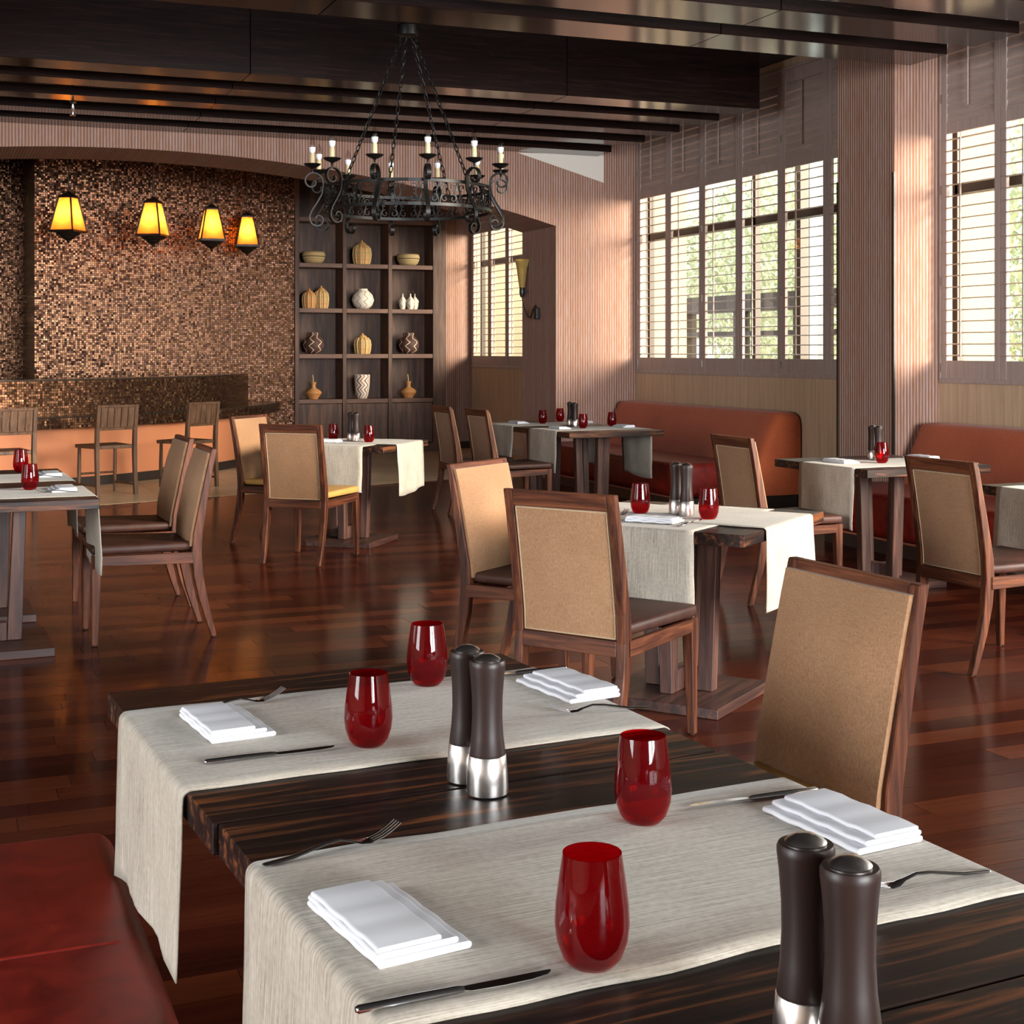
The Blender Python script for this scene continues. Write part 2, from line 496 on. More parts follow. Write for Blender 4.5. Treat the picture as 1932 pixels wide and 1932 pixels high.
def uv_quad_mesh(name, verts, faces, uvs, mat, parent=None, smooth=False):
    me = bpy.data.meshes.new(name)
    me.from_pydata(verts, [], faces)
    lay = me.uv_layers.new(name='UVMap')
    for l in me.loops:
        lay.data[l.index].uv = uvs[l.vertex_index]
    me.materials.append(MT[mat])
    if smooth:
        for p in me.polygons:
            p.use_smooth = True
    return link(name, me, parent)

def tag(o, label, cat, group=None):
    o['label'] = label; o['category'] = cat
    if group:
        o['group'] = group
    return o
def thing(name, label, cat, loc=(0, 0, 0), rz=0.0, group=None):
    o = bpy.data.objects.new(name, None)
    o.empty_display_size = 0.1
    COL.objects.link(o)
    o.location = loc; o.rotation_euler = (0, 0, rz)
    return tag(o, label, cat, group)
def struct(o):
    o['kind'] = 'structure'
    return o
def copy_tree(o, parent=None):
    c = o.copy(); COL.objects.link(c)
    c.parent = parent
    for ch in list(o.children):
        copy_tree(ch, c)
    return c
R = math.radians

# ================================================================== THE ROOM
XW, YF, ZB, ZC = 7.40, 14.33, 3.604, 4.15       # window wall, arch wall, underside of the beams, ceiling
Y_NEAR, X_LEFT, Y_END = -9.0, -6.0, 22.2

# ---- floor: sub-floor paled to paint lit seams between separate planks, stone slabs by the bar
floor = struct(MB().box(X_LEFT - 0.2, XW + 0.3, Y_NEAR - 0.2, Y_END, -0.14, -0.0013).build('floor', 'grout'))
def tile_edge(x):                       # front edge of the stone floor in front of the bar
    return 13.18 + 0.329 * x
PW = 0.1325
planks = []
y = 0.25; row = 0
rr = random.Random(3)
while y < 15.9:
    x = -4.2 + rr.random() * 1.0
    while x < XW:
        L = rr.choice((0.62, 0.9, 1.0, 1.2, 1.35))
        x1 = min(x + L, XW)
        if y + PW * 0.5 < tile_edge((x + x1) / 2) + 0.0 or x > 6.5:
            planks.append((x, x1, y, y + PW))
        x += L
    y += PW; row += 1
def cam_px(X, Y):
    fx, fy = math.sin(-camo.rotation_euler[2]), math.cos(-camo.rotation_euler[2])
    d = X * fx + Y * fy; r = X * fy - Y * fx
    return (966 + FPX * r / d, 661 + FPX * EYE / d, d) if d > 0.3 else (-1e6, 0, d)
def in_view(p):
    s = False
    for X in (p[0], p[1]):
        px, py, d = cam_px(X, p[2])
        if -40 < px < 1972 and py < 1990 and d > 0.3:
            s = True
    return s
vis = [p for p in planks if in_view(p)]
vis.sort(key=lambda p: cam_px((p[0] + p[1]) / 2, p[2])[2])
# trim planks that would run past the stone edge
near_ids = set(id(p) for p in vis[:300])
G = 0.0026
cache = {}
def plank_mesh(L):
    k = round(L, 3)
    if k not in cache:
        m = MB(); m.box(0, k - G, 0, PW - G, -0.016, 0.0)
        me = bpy.data.meshes.new('plank'); me.from_pydata(m.v, [], m.f)
        me.materials.append(MT['plank']); cache[k] = me
    return cache[k]
rest = MB()
def clip_plank(p):
    a, b, y0, y1 = p
    return p
for p in planks:
    a, b, y0, y1 = p
    if id(p) in near_ids:
        o = link('plank', plank_mesh(b - a), floor); o.location = (a, y0, 0)
    else:
        e0, e1 = tile_edge(a), tile_edge(b)
        if a < 6.5 and y1 > min(e0, e1) - 0.15:     # cut along the stone edge
            def yy(x):
                return min(y1 - G, tile_edge(x))
            pa, pb = yy(a), yy(b)
            if pa <= y0 + 0.004 or pb <= y0 + 0.004:
                continue
            rest.hexa([(a, y0, -0.016), (b - G, y0, -0.016), (b - G, pb, -0.016), (a, pa, -0.016), (a, y0, 0), (b - G, y0, 0), (b - G, pb, 0), (a, pa, 0)])
        else:
            rest.box(a, b - G, y0, y1 - G, -0.016, 0.0)
ro = rest.build('plank_field', 'plank', floor); ro['kind'] = 'stuff'
# stone slabs
nx = 0
x = -4.2
while x < 7.3:
    x1 = min(x + 0.9, 7.395)
    yb = 13.0
    k = 0
    y0s = [tile_edge(x) + 0.003, tile_edge(x1) + 0.003]
    rows = [0, 0.9, 1.8, 2.7, 3.6, 4.5, 5.4, 6.3]
    for r0, r1 in zip(rows, rows[1:]):
        if x > 6.4 and tile_edge(x) + r0 < 15.25:
            continue
        ya, yb2 = y0s[0] + r0, y0s[1] + r0
        yc, yd = y0s[1] + r1 - 0.003, y0s[0] + r1 - 0.003
        if min(ya, yb2) > 21.2:
            continue
        m = MB(); m.hexa([(x, ya, -0.016), (x1 - 0.003, yb2, -0.016), (x1 - 0.003, yc, -0.016), (x, yd, -0.016), (x, ya, 0.001), (x1 - 0.003, yb2, 0.001), (x1 - 0.003, yc, 0.001), (x, yd, 0.001)])
        m.build('stone_slab', 'tile', floor)
    x += 0.9

# ---- ceiling and beams
ceiling = struct(MB().box(X_LEFT - 0.2, XW + 0.3, Y_NEAR - 0.2, Y_END, ZC, ZC + 0.12).build('ceiling', 'dark_ceiling'))
XE = 6.90
SEAMS = [-5.9, -3.07, -0.37, 2.325, 5.02, XE]
def beam(y0, y1, z1, slant=0.0, nm='beam', th=None):
    for a, b in zip(SEAMS, SEAMS[1:]):
        def yo(x):
            return -slant * (x - XE)
        g = 0.003 if b < XE else 0.0
        p = []
        for zz in (ZB, z1):
            p += [(a + 0.003, y0 + yo(a), zz), (b - g, y0 + yo(b), zz), (b - g, y1 + yo(b), zz), (a + 0.003, y1 + yo(a), zz)]
        MB().hexa(p).build(nm, 'beam', ceiling, bevel=0.002, seg=1)
SL = 0.024
for y0, y1 in ((5.45, 5.85), (6.19, 6.62), (6.93, 7.37), (7.675, 8.13), (8.42, 8.85)):
    beam(y0, y1, ZB + 0.085, SL)
beam(10.96, 11.30, ZC - 0.004, SL, 'fascia_beam')
for y0, y1 in ((11.665, 11.96), (12.43, 12.70), (13.17, 13.44)):
    beam(y0, y1, ZB + 0.075, SL)
beam(13.96, YF - 0.012, ZB + 0.075, 0.0)

# ---- arch wall
AX, AZ, AR = 1.90, 3.42, 16.9
def arch_z(x):
    return AZ - AR + math.sqrt(max(AR * AR - (x - AX) ** 2, 0))
XJ0, XJ1 = -2.6, 6.40
YB2 = 15.29
m = MB()
xs = [XJ0 + (XJ1 - XJ0) * i / 40 for i in range(41)]
for a, b in zip(xs, xs[1:]):
    za, zb_ = arch_z(a), arch_z(b)
    m.hexa([(a, YF, za), (b, YF, zb_), (b, YB2, zb_), (a, YB2, za), (a, YF, ZC), (b, YF, ZC), (b, YB2, ZC), (a, YB2, ZC)])
m.box(XJ1, XW + 0.0, YF, YB2, 0, ZC)
m.box(X_LEFT, XJ0, YF, YB2, 0, ZC)
wall_far = struct(m.build('wall_far', 'ribbed'))
# sloping white plaster infill high on the arch wall
m = MB(); zt = ZB + 0.02
yy = YF - 0.006
m.loft([[(5.94, YF + 0.02, ZB - 0.008), (6.985, YF + 0.02, 3.313), (6.985, YF + 0.02, zt)], [(5.94, yy, ZB - 0.008), (6.985, yy, 3.313), (6.985, yy, zt)]])
m.build('plaster_infill', 'plaster', wall_far)
MB().box(6.36, 7.06, YF - 0.014, YF - 0.001, 0, 0.10).build('skirting', 'dark_trim', wall_far)

# ---- window wall
wall_right = struct(MB().box(XW + 0.012, XW + 0.25, Y_NEAR, Y_END, -0.02, 1.18).build('wall_right', 'room_paint'))
struct(MB().box(XW + 0.0, XW + 0.25, 5.5, Y_END, 4.085, ZC).build('trim_1', 'oak'))
MB().box(XW + 0.0, XW + 0.25, Y_NEAR, 0.3, 1.18, ZC).build('wall_block', 'room_paint', wall_right)
MB().box(XW + 0.0, XW + 0.25, 4.9, 5.6, 1.18, ZC).build('wall_block', 'room_paint', wall_right)
MB().box(XW + 0.0, XW + 0.25, 0.3, 4.9, 3.9, ZC).build('wall_block', 'room_paint', wall_right)
for y0, y1 in ((14.33, 13.53), (13.53, 12.86), (12.86, 12.10), (12.10, 11.39), (11.39, 10.62), (10.62, 9.88), (9.127, 8.40), (8.40, 7.65), (7.65, 6.9), (6.9, 6.15), (6.15, 5.4), (19.63, 18.9), (18.9, 18.2), (18.2, 17.4), (17.4, 16.6), (16.6, 15.8), (15.8, 15.29)):
    MB().box(XW, XW + 0.014, y1 + 0.002, y0 - 0.002, 0.09, 1.18).build('wainscot_panel', 'oak', wall_right)
struct(MB().box(XW - 0.014, XW + 0.002, 5.4, 14.33, 0, 0.09).build('baseboard_right', 'dark_trim'))
# pillar between the windows with dark corner guards
m = MB(); m.box(6.967, XW + 0.02, 9.127, 9.876, 0, ZC - 0.004)
pillar = struct(m.build('wall_pillar', 'ribbed'))
for yc in (9.122, 9.874):
    gm = MB(); gm.box(6.960, 6.975, yc - 0.018 if yc > 9.5 else yc, yc + 0.006 if yc > 9.5 else yc + 0.022, 0, 2.83)
    gm.build('corner_guard', 'dark_trim', pillar)
# pillar of the bay behind the arch
pil2 = struct(MB().box(6.86, XW + 0.02, 19.62, 20.6, 0, ZC - 0.004).build('wall_bay_pillar', 'ribbed'))
MB().box(6.85, XW, 19.60, 19.62, 0, 0.10).build('skirting', 'dark_trim', pil2)
# rest of the shell, out of view
wl = MB()
wl.box(X_LEFT - 0.2, X_LEFT, Y_NEAR, 22.2, -0.02, 0.7); wl.box(X_LEFT - 0.2, X_LEFT, Y_NEAR, 22.2, 3.45, ZC)
for a, b in ((Y_NEAR, -0.3), (2.7, 4.5), (7.5, 22.2)):
    wl.box(X_LEFT - 0.2, X_LEFT, a, b, 0.7, 3.45)
struct(wl.build('wall_left', 'room_paint'))
wl = MB()
wl.box(X_LEFT, XW, Y_NEAR - 0.2, Y_NEAR, -0.02, 0.6); wl.box(X_LEFT, XW, Y_NEAR - 0.2, Y_NEAR, 3.7, ZC)
for a, b in ((X_LEFT, 0.8), (3.8, 4.1), (7.1, XW)):
    wl.box(a, b, Y_NEAR - 0.2, Y_NEAR, 0.6, 3.7)
struct(wl.build('wall_back', 'room_paint'))

# ---- shuttered windows
slat_me = None
def slat_mesh():
    global slat_me
    if slat_me is None:
        m = MB()
        n = 8
        prof = []
        for k in range(2 * n):
            a = 2 * PI * k / (2 * n)
            prof.append((0.038 * math.cos(a), 0.0048 * math.sin(a)))
        m.loft([[(px, yv, pz) for px, pz in prof] for yv in (-0.5, 0.5)])
        o = m.build('slat', 'slat', None, True)
        slat_me = o.data
        bpy.data.objects.remove(o)
    return slat_me
Z_SILL, Z_BR, Z_L0, Z_L1, Z_U0, Z_U1, Z_TOP = 1.18, 1.215, 1.357, 3.138, 3.225, 3.93, 4.085
def shutter_window(name, bounds):
    y1, y0 = bounds[0], bounds[-1]
    m = MB()
    m.box(XW - 0.012, XW + 0.05, y0, y1, Z_SILL, Z_SILL + 0.034)
    m.box(XW - 0.012, XW + 0.05, y0, y1, Z_TOP - 0.03, Z_TOP)
    m.box(XW - 0.010, XW + 0.05, y1 - 0.022, y1, Z_SILL + 0.034, Z_TOP - 0.03)
    m.box(XW - 0.010, XW + 0.05, y0, y0 + 0.022, Z_SILL + 0.034, Z_TOP - 0.03)
    win = struct(m.build(name, 'shutter', None, bevel=0.003, seg=1))
    bs = list(bounds)
    bs[0] -= 0.022; bs[-1] += 0.022
    for k, (b1, b0) in enumerate(zip(bs, bs[1:])):
        b1 -= 0.002; b0 += 0.002
        st = 0.062
        m = MB()
        xa, xb = XW - 0.004, XW + 0.026
        m.box(xa, xb, b0, b0 + st, Z_BR, Z_TOP - 0.032); m.box(xa, xb, b1 - st, b1, Z_BR, Z_TOP - 0.032)
        for za, zb_ in ((Z_BR, Z_L0), (Z_L1, Z_U0), (Z_U1, Z_TOP - 0.032)):
            m.box(xa + 0.002, xb - 0.002, b0 + st, b1 - st, za, zb_)
        pan = m.build('shutter_panel', 'shutter', win, bevel=0.002, seg=1)
        Ls = (b1 - b0) - 2 * st - 0.004
        yc = (b0 + b1) / 2
        nl = 20
        for i in range(nl):
            z = Z_L0 + (Z_L1 - Z_L0) * (i + 0.45) / nl
            o = link('slat', slat_mesh(), pan)
            o.location = (XW + 0.012, yc, z); o.scale = (1, Ls, 1); o.rotation_euler = (0, R(-5), 0)
        nu = 9
        for i in range(nu):
            z = Z_U0 + (Z_U1 - Z_U0) * (i + 0.5) / nu
            o = link('slat', slat_mesh(), pan)
            o.location = (XW + 0.012, yc, z); o.scale = (1.26, Ls, 1); o.rotation_euler = (0, R(-80), 0)
        yr = b1 - st - Ls * 0.36
        MB().box(XW - 0.036, XW - 0.026, yr - 0.007, yr + 0.007, Z_L0 + 0.03, Z_L1 - 0.05).build('tilt_rod', 'slat', pan)
        MB().box(XW - 0.034, XW - 0.022, yc - 0.008, yc + 0.008, Z_U0 + 0.10, Z_U1 - 0.02).build('tilt_rod', 'slat', pan)
        if k % 2 == 0:
            for z in (1.30, 1.98, 2.70, 3.42):
                MB().box(XW - 0.013, XW - 0.003, b1 - 0.012, b1 - 0.002, z - 0.035, z + 0.035).build('hinge', 'chrome', pan)
    # glazing behind the shutters
    xg = XW + 0.18
    fr = MB()
    fr.box(xg - 0.03, xg + 0.03, y0, y1, Z_SILL, Z_SILL + 0.06); fr.box(xg - 0.03, xg + 0.03, y0, y1, 2.68, 2.76); fr.box(xg - 0.03, xg + 0.03, y0, y1, Z_TOP - 0.03, Z_TOP + 0.04)
    n = max(1, round((y1 - y0) / 2.2))
    ys = [y0 + (y1 - y0) * i / n for i in range(n + 1)]
    for yv in ys:
        fr.box(xg - 0.03, xg + 0.03, yv - 0.03, yv + 0.03, Z_SILL, Z_TOP)
    fr.build('glazing_frame', 'alu', win)
    for a, b in zip(ys, ys[1:]):
        for za, zb_ in ((Z_SILL + 0.06, 2.68), (2.76, Z_TOP - 0.03)):
            MB().box(xg - 0.004, xg + 0.004, a + 0.03, b - 0.03, za, zb_).build('pane', 'pane', win)
    return win
shutter_window('window_1', [14.325, 13.585, 12.855, 12.131, 11.377, 10.641, 9.880])
shutter_window('window_2', [9.122, 8.429, 7.72, 7.01, 6.30, 5.60])
shutter_window('window_3', [19.615, 18.883, 18.22, 17.55, 16.80, 16.05, 15.30])

# ---- bar recess: mosaic walls
def uv_wall(name, pts, z0, z1, n=1, thick=None):
    """vertical mosaic wall along plan points, uv in metres"""
    vs_, fs, uvs = [], [], []
    s = 0.0
    for i, p in enumerate(pts):
        if i:
            s += math.hypot(p[0] - pts[i - 1][0], p[1] - pts[i - 1][1])
        vs_ += [(p[0], p[1], z0), (p[0], p[1], z1)]
        uvs += [(s, z0), (s, z1)]
    for i in range(len(pts) - 1):
        fs.append((2 * i, 2 * i + 2, 2 * i + 3, 2 * i + 1))
    o = uv_quad_mesh(name, vs_, fs, uvs, 'mosaic')
    sm = o.modifiers.new('thickness', 'SOLIDIFY'); sm.thickness = 0.05; sm.offset = -1
    return o
YM = 19.2
struct(uv_wall('wall_mosaic', [(1.247, 21.4), (1.247, YM), (4.645, YM)], 0, ZC))
struct(uv_wall('wall_recess', [(-6.0, 21.38), (1.247, 21.38)], 0, ZC))
struct(uv_wall('wall_end', [(4.60, 20.3), (7.4, 20.3)], 0, ZC))

# ================================================================== BAR
BC = (-1.285, 20.608)
RB, RL_, RR_ = 5.726, 5.90, 5.475
A0, A1 = R(-101), R(-13.8)
def arc(r, a0=A0, a1=A1, n=72):
    return [(BC[0] + r * math.cos(a0 + (a1 - a0) * i / n), BC[1] + r * math.sin(a0 + (a1 - a0) * i / n)) for i in range(n + 1)]
bar = thing('bar_counter', 'curved bar counter with bronze mosaic riser and peach front under an arch', 'bar counter', (BC[0], BC[1], 0))
def ring_wall(name, r0, r1, z0, z1, mat, parent, mosaic_face=False):
    vs_, fs, uvs = [], [], []
    e1 = -math.asin((BC[1] - 19.19) / r0)
    a = arc(r0, A0, e1); b = arc(r1, A0, e1)
    n = len(a)
    for i in range(n):
        for (px, py), zz in ((b[i], z0), (b[i], z1), (a[i], z1), (a[i], z0)):
            vs_.append((px - BC[0], py - BC[1], zz))
            uvs.append((i * (A1 - A0) / 72 * r1, zz if (px, py) == b[i] else zz + 5))
    for i in range(n - 1):
        for k in range(4):
            q = (k + 1) % 4
            fs.append((4 * i + k, 4 * (i + 1) + k, 4 * (i + 1) + q, 4 * i + q))
    fs.append((0, 1, 2, 3)); e = 4 * (n - 1); fs.append((e + 3, e + 2, e + 1, e))
    o = uv_quad_mesh(name, vs_, fs, uvs, mat, parent)
    bm = bmesh.new(); bm.from_mesh(o.data); bmesh.ops.recalc_face_normals(bm, faces=bm.faces); bm.to_mesh(o.data); bm.free()
    return o
ring_wall('front_panel', RB - 0.06, RB, 0.10, 0.63, 'peach', bar)
ring_wall('plinth', RB - 0.06, RB + 0.012, 0.0, 0.10, 'dark_trim', bar)
ring_wall('counter_apron', RL_ - 0.05, RL_, 0.63, 0.738, 'mosaic', bar)
ring_wall('counter_top', RR_ - 0.3, RL_ + 0.006, 0.738, 0.752, 'stone_ledge', bar)
ring_wall('mosaic_riser', RR_ - 0.10, RR_, 0.752, 1.118, 'mosaic', bar)
ring_wall('riser_ledge', RR_ - 0.34, RR_ + 0.008, 1.118, 1.13, 'stone_ledge', bar)
# till screen standing on the ledge at the left edge
sc_ = thing('till_screen', 'black screen in a silver frame standing on the bar ledge at far left', 'screen', (0.50, 15.52, 1.131), R(-12))
MB().box(-0.30, 0.165, -0.012, 0.012, 0.03, 0.30).build('bezel', 'chrome', sc_, bevel=0.004)
MB().box(-0.28, 0.148, -0.016, -0.0125, 0.045, 0.285).build('display', 'black', sc_)
MB().box(-0.12, 0.0, -0.05, 0.05, 0.0, 0.03).build('foot', 'chrome', sc_)

# ---- tall shelf unit
SX0, SX1, SY = 4.637, 6.835, 19.2
shelf = thing('shelf_unit', 'tall dark wooden open shelf unit displaying baskets and pots beside mosaic wall', 'shelf', (0, 0, 0))
cols = [(4.637, 4.697), (5.313, 5.366), (5.975, 6.03), (6.638, 6.835)]
for a, b in cols:
    MB().box(a, b, SY - 0.05, SY + 0.34, 0.0, 3.98).build('upright', 'shelf_wood', shelf, bevel=0.003, seg=1)
MB().box(SX0, SX1, SY + 0.34, SY + 0.365, 0, 3.98).build('back_panel', 'shelf_wood', shelf)
levels = [0.70, 1.326, 1.958, 2.583, 3.216, 3.84]
for z in levels:
    for (a0, a1), (b0, b1) in zip(cols, cols[1:]):
        MB().box(a1, b0, SY - 0.042, SY + 0.34, z, z + 0.06).build('shelf_board', 'shelf_edge', shelf, bevel=0.003, seg=1)
for (a0, a1), (b0, b1) in zip(cols, cols[1:]):
    MB().box(a1 + 0.004, b0 - 0.004, SY - 0.03, SY, 0.13, 0.694).build('cupboard_door', 'shelf_wood', shelf, bevel=0.003, seg=1)
MB().box(SX0, SX1, SY - 0.06, SY + 0.1, 0, 0.12).build('plinth', 'shelf_wood', shelf)

# ---- baskets and pots on the shelves
def cellx(i):
    return (cols[i][1] + cols[i + 1][0]) / 2
def pot(name, label, x, z, prof, mat, seg=28, y=SY + 0.12, group=None):
    o = thing(name, label, 'basket' if 'basket' in name else 'pot', (x, y, z), 0, group)
    MB().lathe(prof, seg).build('body', mat, o, True, angle=60)
    return o
def ribbed_basket(label, x, z, rad, h, mat):
    o = thing('ribbed_basket', label, 'basket', (x, SY + 0.10, z), 0.3, 'ribbed lidded baskets')
    prof = [(rad * 0.80, 0), (rad * 0.93, h * 0.18), (rad, h * 0.45), (rad * 0.92, h * 0.66), (rad * 0.62, h * 0.80)]
    MB().lathe(prof, 28).build('body', mat, o, True, angle=60)
    MB().lathe([(rad * 0.66, h * 0.79), (rad * 0.58, h * 0.83), (rad * 0.36, h * 0.91), (rad * 0.14, h * 0.95), (rad * 0.12, h * 0.99), (rad * 0.05, h * 1.03)], 24).build('lid', mat, o, True, angle=60)
    for k in range(11):
        a = 2 * PI * k / 11
        MB().tube([((r + 0.004) * math.cos(a), (r + 0.004) * math.sin(a), zz) for r, zz in prof], 0.007, 6).build('rib', 'basket_rib', o, True)
    return o
Z1, Z2, Z3, Z4 = 2.643, 2.018, 1.386, 0.76
def oval_bowl(label, x, z):
    o = thing('oval_basket', label, 'basket', (x, SY + 0.12, z), 0, 'oval straw baskets')
    b = MB().lathe([(0.10, 0), (0.135, 0.03), (0.158, 0.075), (0.160, 0.10)], 28).build('body', 'straw', o, True, angle=60)
    MB().lathe([(0.164, 0.098), (0.166, 0.112), (0.158, 0.145), (0.150, 0.162), (0.05, 0.166)], 28).build('lid', 'straw', o, True, angle=60)
    MB().lathe([(0.163, 0.092), (0.169, 0.097), (0.163, 0.102)], 28, cap=False).build('rim', 'dark_trim', o, True)
    return o
oval_bowl('oval straw basket with dark wavy band on the top left shelf', 4.94, Z1)
oval_bowl('oval straw basket with dotted band on the top right shelf', 6.32, Z1)
ribbed_basket('tall ribbed amber basket with pointed lid on the top middle shelf', 5.63, Z1, 0.128, 0.335, 'basket')
ribbed_basket('orange ribbed basket left of a taller one on the second shelf', 4.875, Z2, 0.098, 0.27, 'basket_orange')
ribbed_basket('green and tan ribbed basket behind the orange one on the second shelf', 5.045, Z2, 0.10, 0.31, 'basket')
ribbed_basket('small ribbed tan basket with lid between the two dark zigzag pots', 5.64, Z3, 0.115, 0.285, 'basket')
pot('zigzag_pot', 'round cream pot with thin brown zigzag lines on the middle shelf', 5.65, Z2, [(0.075, 0), (0.13, 0.05), (0.158, 0.125), (0.135, 0.20), (0.085, 0.255), (0.068, 0.262), (0.066, 0.285), (0.055, 0.285), (0.055, 0.26)], 'white_zig')
for x, lab in ((4.935, 'dark brown pot with cream zigzag stitching on the left shelf'), (6.33, 'dark brown pot with cream zigzag stitching on the right shelf')):
    pot('stitched_pot', lab, x, Z3, [(0.07, 0), (0.125, 0.05), (0.148, 0.125), (0.135, 0.195), (0.085, 0.245), (0.078, 0.25), (0.080, 0.30), (0.07, 0.30), (0.07, 0.25)], 'dark_zig')
for (x, yy2, lab) in ((6.245, 0.14, 'left one of three small cream bottles on the right shelf'), (6.345, 0.09, 'front middle one of three small cream bottles on the right shelf'), (6.43, 0.15, 'right one of three small cream bottles on the right shelf')):
    o = thing('cream_bottle', lab, 'bottle', (x, SY + yy2, Z2), 0, 'small cream bottles')
    MB().lathe([(0.036, 0), (0.050, 0.05), (0.060, 0.115), (0.056, 0.13), (0.022, 0.175), (0.011, 0.19), (0.009, 0.225), (0.004, 0.228)], 22).build('body', 'bottle_zig', o, True, angle=60)
    MB().tube([(0, 0, 0.226), (-0.01, 0.0, 0.25), (-0.035, 0.0, 0.272)], 0.002, 5).build('thread', 'bark', o, True)
for x, lab in ((4.935, 'orange bottle with a stick in its neck on the bottom left shelf'), (6.32, 'orange bottle with a stick in its neck on the bottom right shelf')):
    o = thing('orange_bottle', lab, 'bottle', (x, SY + 0.1, Z4), 0, 'orange basket bottles')
    MB().lathe([(0.062, 0), (0.068, 0.02), (0.108, 0.075), (0.112, 0.095), (0.085, 0.125), (0.032, 0.155), (0.026, 0.19), (0.040, 0.235), (0.030, 0.236), (0.018, 0.2)], 26).build('body', 'basket_orange', o, True, angle=60)
    MB().tube([(0, 0, 0.2), (-0.004, 0, 0.27), (-0.012, 0, 0.335)], 0.006, 6).build('stick', 'basket_rib', o, True)
pot('zigzag_tumbler', 'tall cream tumbler pot with bold brown zigzags on the bottom middle shelf', 5.64, Z4, [(0.065, 0), (0.088, 0.06), (0.105, 0.17), (0.112, 0.335), (0.102, 0.335), (0.092, 0.1)], 'tumbler_zig')

# ---- hanging lanterns
def lantern(label, x, y, zb, s, rz):
    """square tapered lantern: zb = lowest point, s = scale (1 = 0.62 m tall)"""
    o = thing('pendant_lantern', label, 'lantern', (x, y, zb), rz, 'amber pendant lanterns over the bar')
    def S(a):
        return [tuple(q * s for q in p) for p in a]
    wb_, wt, z0, z1 = 0.152, 0.078, 0.145, 0.540
    def half(z):
        return wb_ + (wt - wb_) * (z - z0) / (z1 - z0)
    prof = [(0.004, 0.0), (0.018, 0.02), (0.022, 0.036), (0.05, 0.055), (0.075, 0.068), (0.085, 0.09), (0.122, 0.098), (0.140, 0.122), (0.12, 0.136)]
    MB().lathe([(r * s, z * s) for r, z in prof], 20).build('bottom_bowl', 'bronze', o, True, angle=40)
    for zz, th in ((z0, 0.022), (z1, 0.018)):
        fr = MB()
        h = half(zz) + 0.008
        for ax in range(4):
            a = ax * PI / 2
            c, n_ = math.cos(a), math.sin(a)
            pts = []
            for zc in (zz - th / 2, zz + th / 2):
                for u, vv in ((-h, h - 0.022), (h, h - 0.022), (h, h), (-h, h)):
                    pts.append(((c * u - n_ * vv) * s, (n_ * u + c * vv) * s, zc * s))
            fr.hexa(pts)
        fr.build('frame_rail', 'bronze', o)
    MB().box(-0.148 * s, 0.148 * s, -0.148 * s, 0.148 * s, 0.128 * s, 0.136 * s).build('base_plate', 'bronze', o)
    for k in range(4):
        a = PI / 4 + k * PI / 2
        p0 = (math.cos(a) * half(z0) * 1.414 * s, math.sin(a) * half(z0) * 1.414 * s, z0 * s)
        p1 = (math.cos(a) * half(z1) * 1.414 * s, math.sin(a) * half(z1) * 1.414 * s, z1 * s)
        MB().tube([p0, p1], 0.010 * s, 6).build('corner_bar', 'bronze', o)
    for k in range(4):
        a = k * PI / 2
        c, n_ = math.cos(a), math.sin(a)
        pts = []
        for (zz, dd) in ((z0, 0.0), (z1, 0.0)):
            h = half(zz) - 0.006
            for u, vv in ((-h, h), (h, h), (h, h + 0.004), (-h, h + 0.004)):
                pts.append(((c * u - n_ * vv) * s, (n_ * u + c * vv) * s, zz * s))
        MB().hexa(pts).build('pane', 'amber', o)
    h = half(z1) + 0.01
    cap = MB()
    rings = []
    for q, zz in ((1.0, z1), (0.86, z1 + 0.02), (0.55, z1 + 0.038), (0.26, z1 + 0.055), (0.12, z1 + 0.075)):
        rings.append([((h * q) * a * s, (h * q) * b * s, zz * s) for a, b in ((-1, -1), (1, -1), (1, 1), (-1, 1))])
    cap.loft(rings).build('top_cap', 'bronze', o)
    MB().tube([(0, 0, (z1 + 0.07) * s), (0, 0, ZC - zb)], 0.006, 6).build('rod', 'bronze', o)
    MB().lathe([(0.004 * s, 0.318 * s), (0.013 * s, 0.330 * s), (0.016 * s, 0.346 * s), (0.012 * s, 0.365 * s), (0.006 * s, 0.39 * s), (0.005 * s, 0.52 * s)], 12).build('lamp_bulb', 'glow', o, True)
    l = bpy.data.lights.new('lantern_light', 'POINT')
    l.energy = 55.0; l.color = (1.0, 0.60, 0.27); l.shadow_soft_size = 0.055
    lo = bpy.data.objects.new('lantern_light', l); COL.objects.link(lo)
    lo.location = (x, y, zb + 0.345 * s)
for lab, x, y, s, rz in (('largest amber pendant lantern, leftmost above the bar', 1.495, 17.256, 1.0, R(52)),
                         ('amber pendant lantern second from the left above the bar', 2.496, 17.491, 1.0, R(58)),
                         ('amber pendant lantern third from the left above the bar', 3.273, 17.917, 0.98, R(-2)),
                         ('smallest amber pendant lantern, nearest the shelf unit', 3.881, 18.70, 0.97, R(-8))):
    lantern(lab, x, y, 2.677, s, rz)

# ---- sconce on the arch jamb and its cable box
so = thing('wall_sconce', 'amber glass wall sconce with black holder on the dark arch jamb', 'wall lamp', (6.40, 15.12, 2.05))
MB().lathe([(0.018, 0.0), (0.03, 0.04), (0.03, 0.13), (0.02, 0.15)], 14, (-0.075, 0, 0)).build('holder', 'black', so, True)
MB().lathe([(0.032, 0.11), (0.045, 0.20), (0.060, 0.32), (0.075, 0.40), (0.092, 0.435), (0.088, 0.435), (0.056, 0.32), (0.040, 0.20), (0.028, 0.11)], 20, (-0.075, 0, 0)).build('shade', 'sconce_glass', so, True, angle=60)
MB().lathe([(0.010, 0.15), (0.018, 0.20), (0.020, 0.24), (0.004, 0.27)], 12, (-0.075, 0, 0)).build('lamp_bulb', 'clear_glass', so, True)
MB().box(-0.075, -0.001, -0.012, 0.012, 0.05, 0.075).build('bracket', 'black', so)
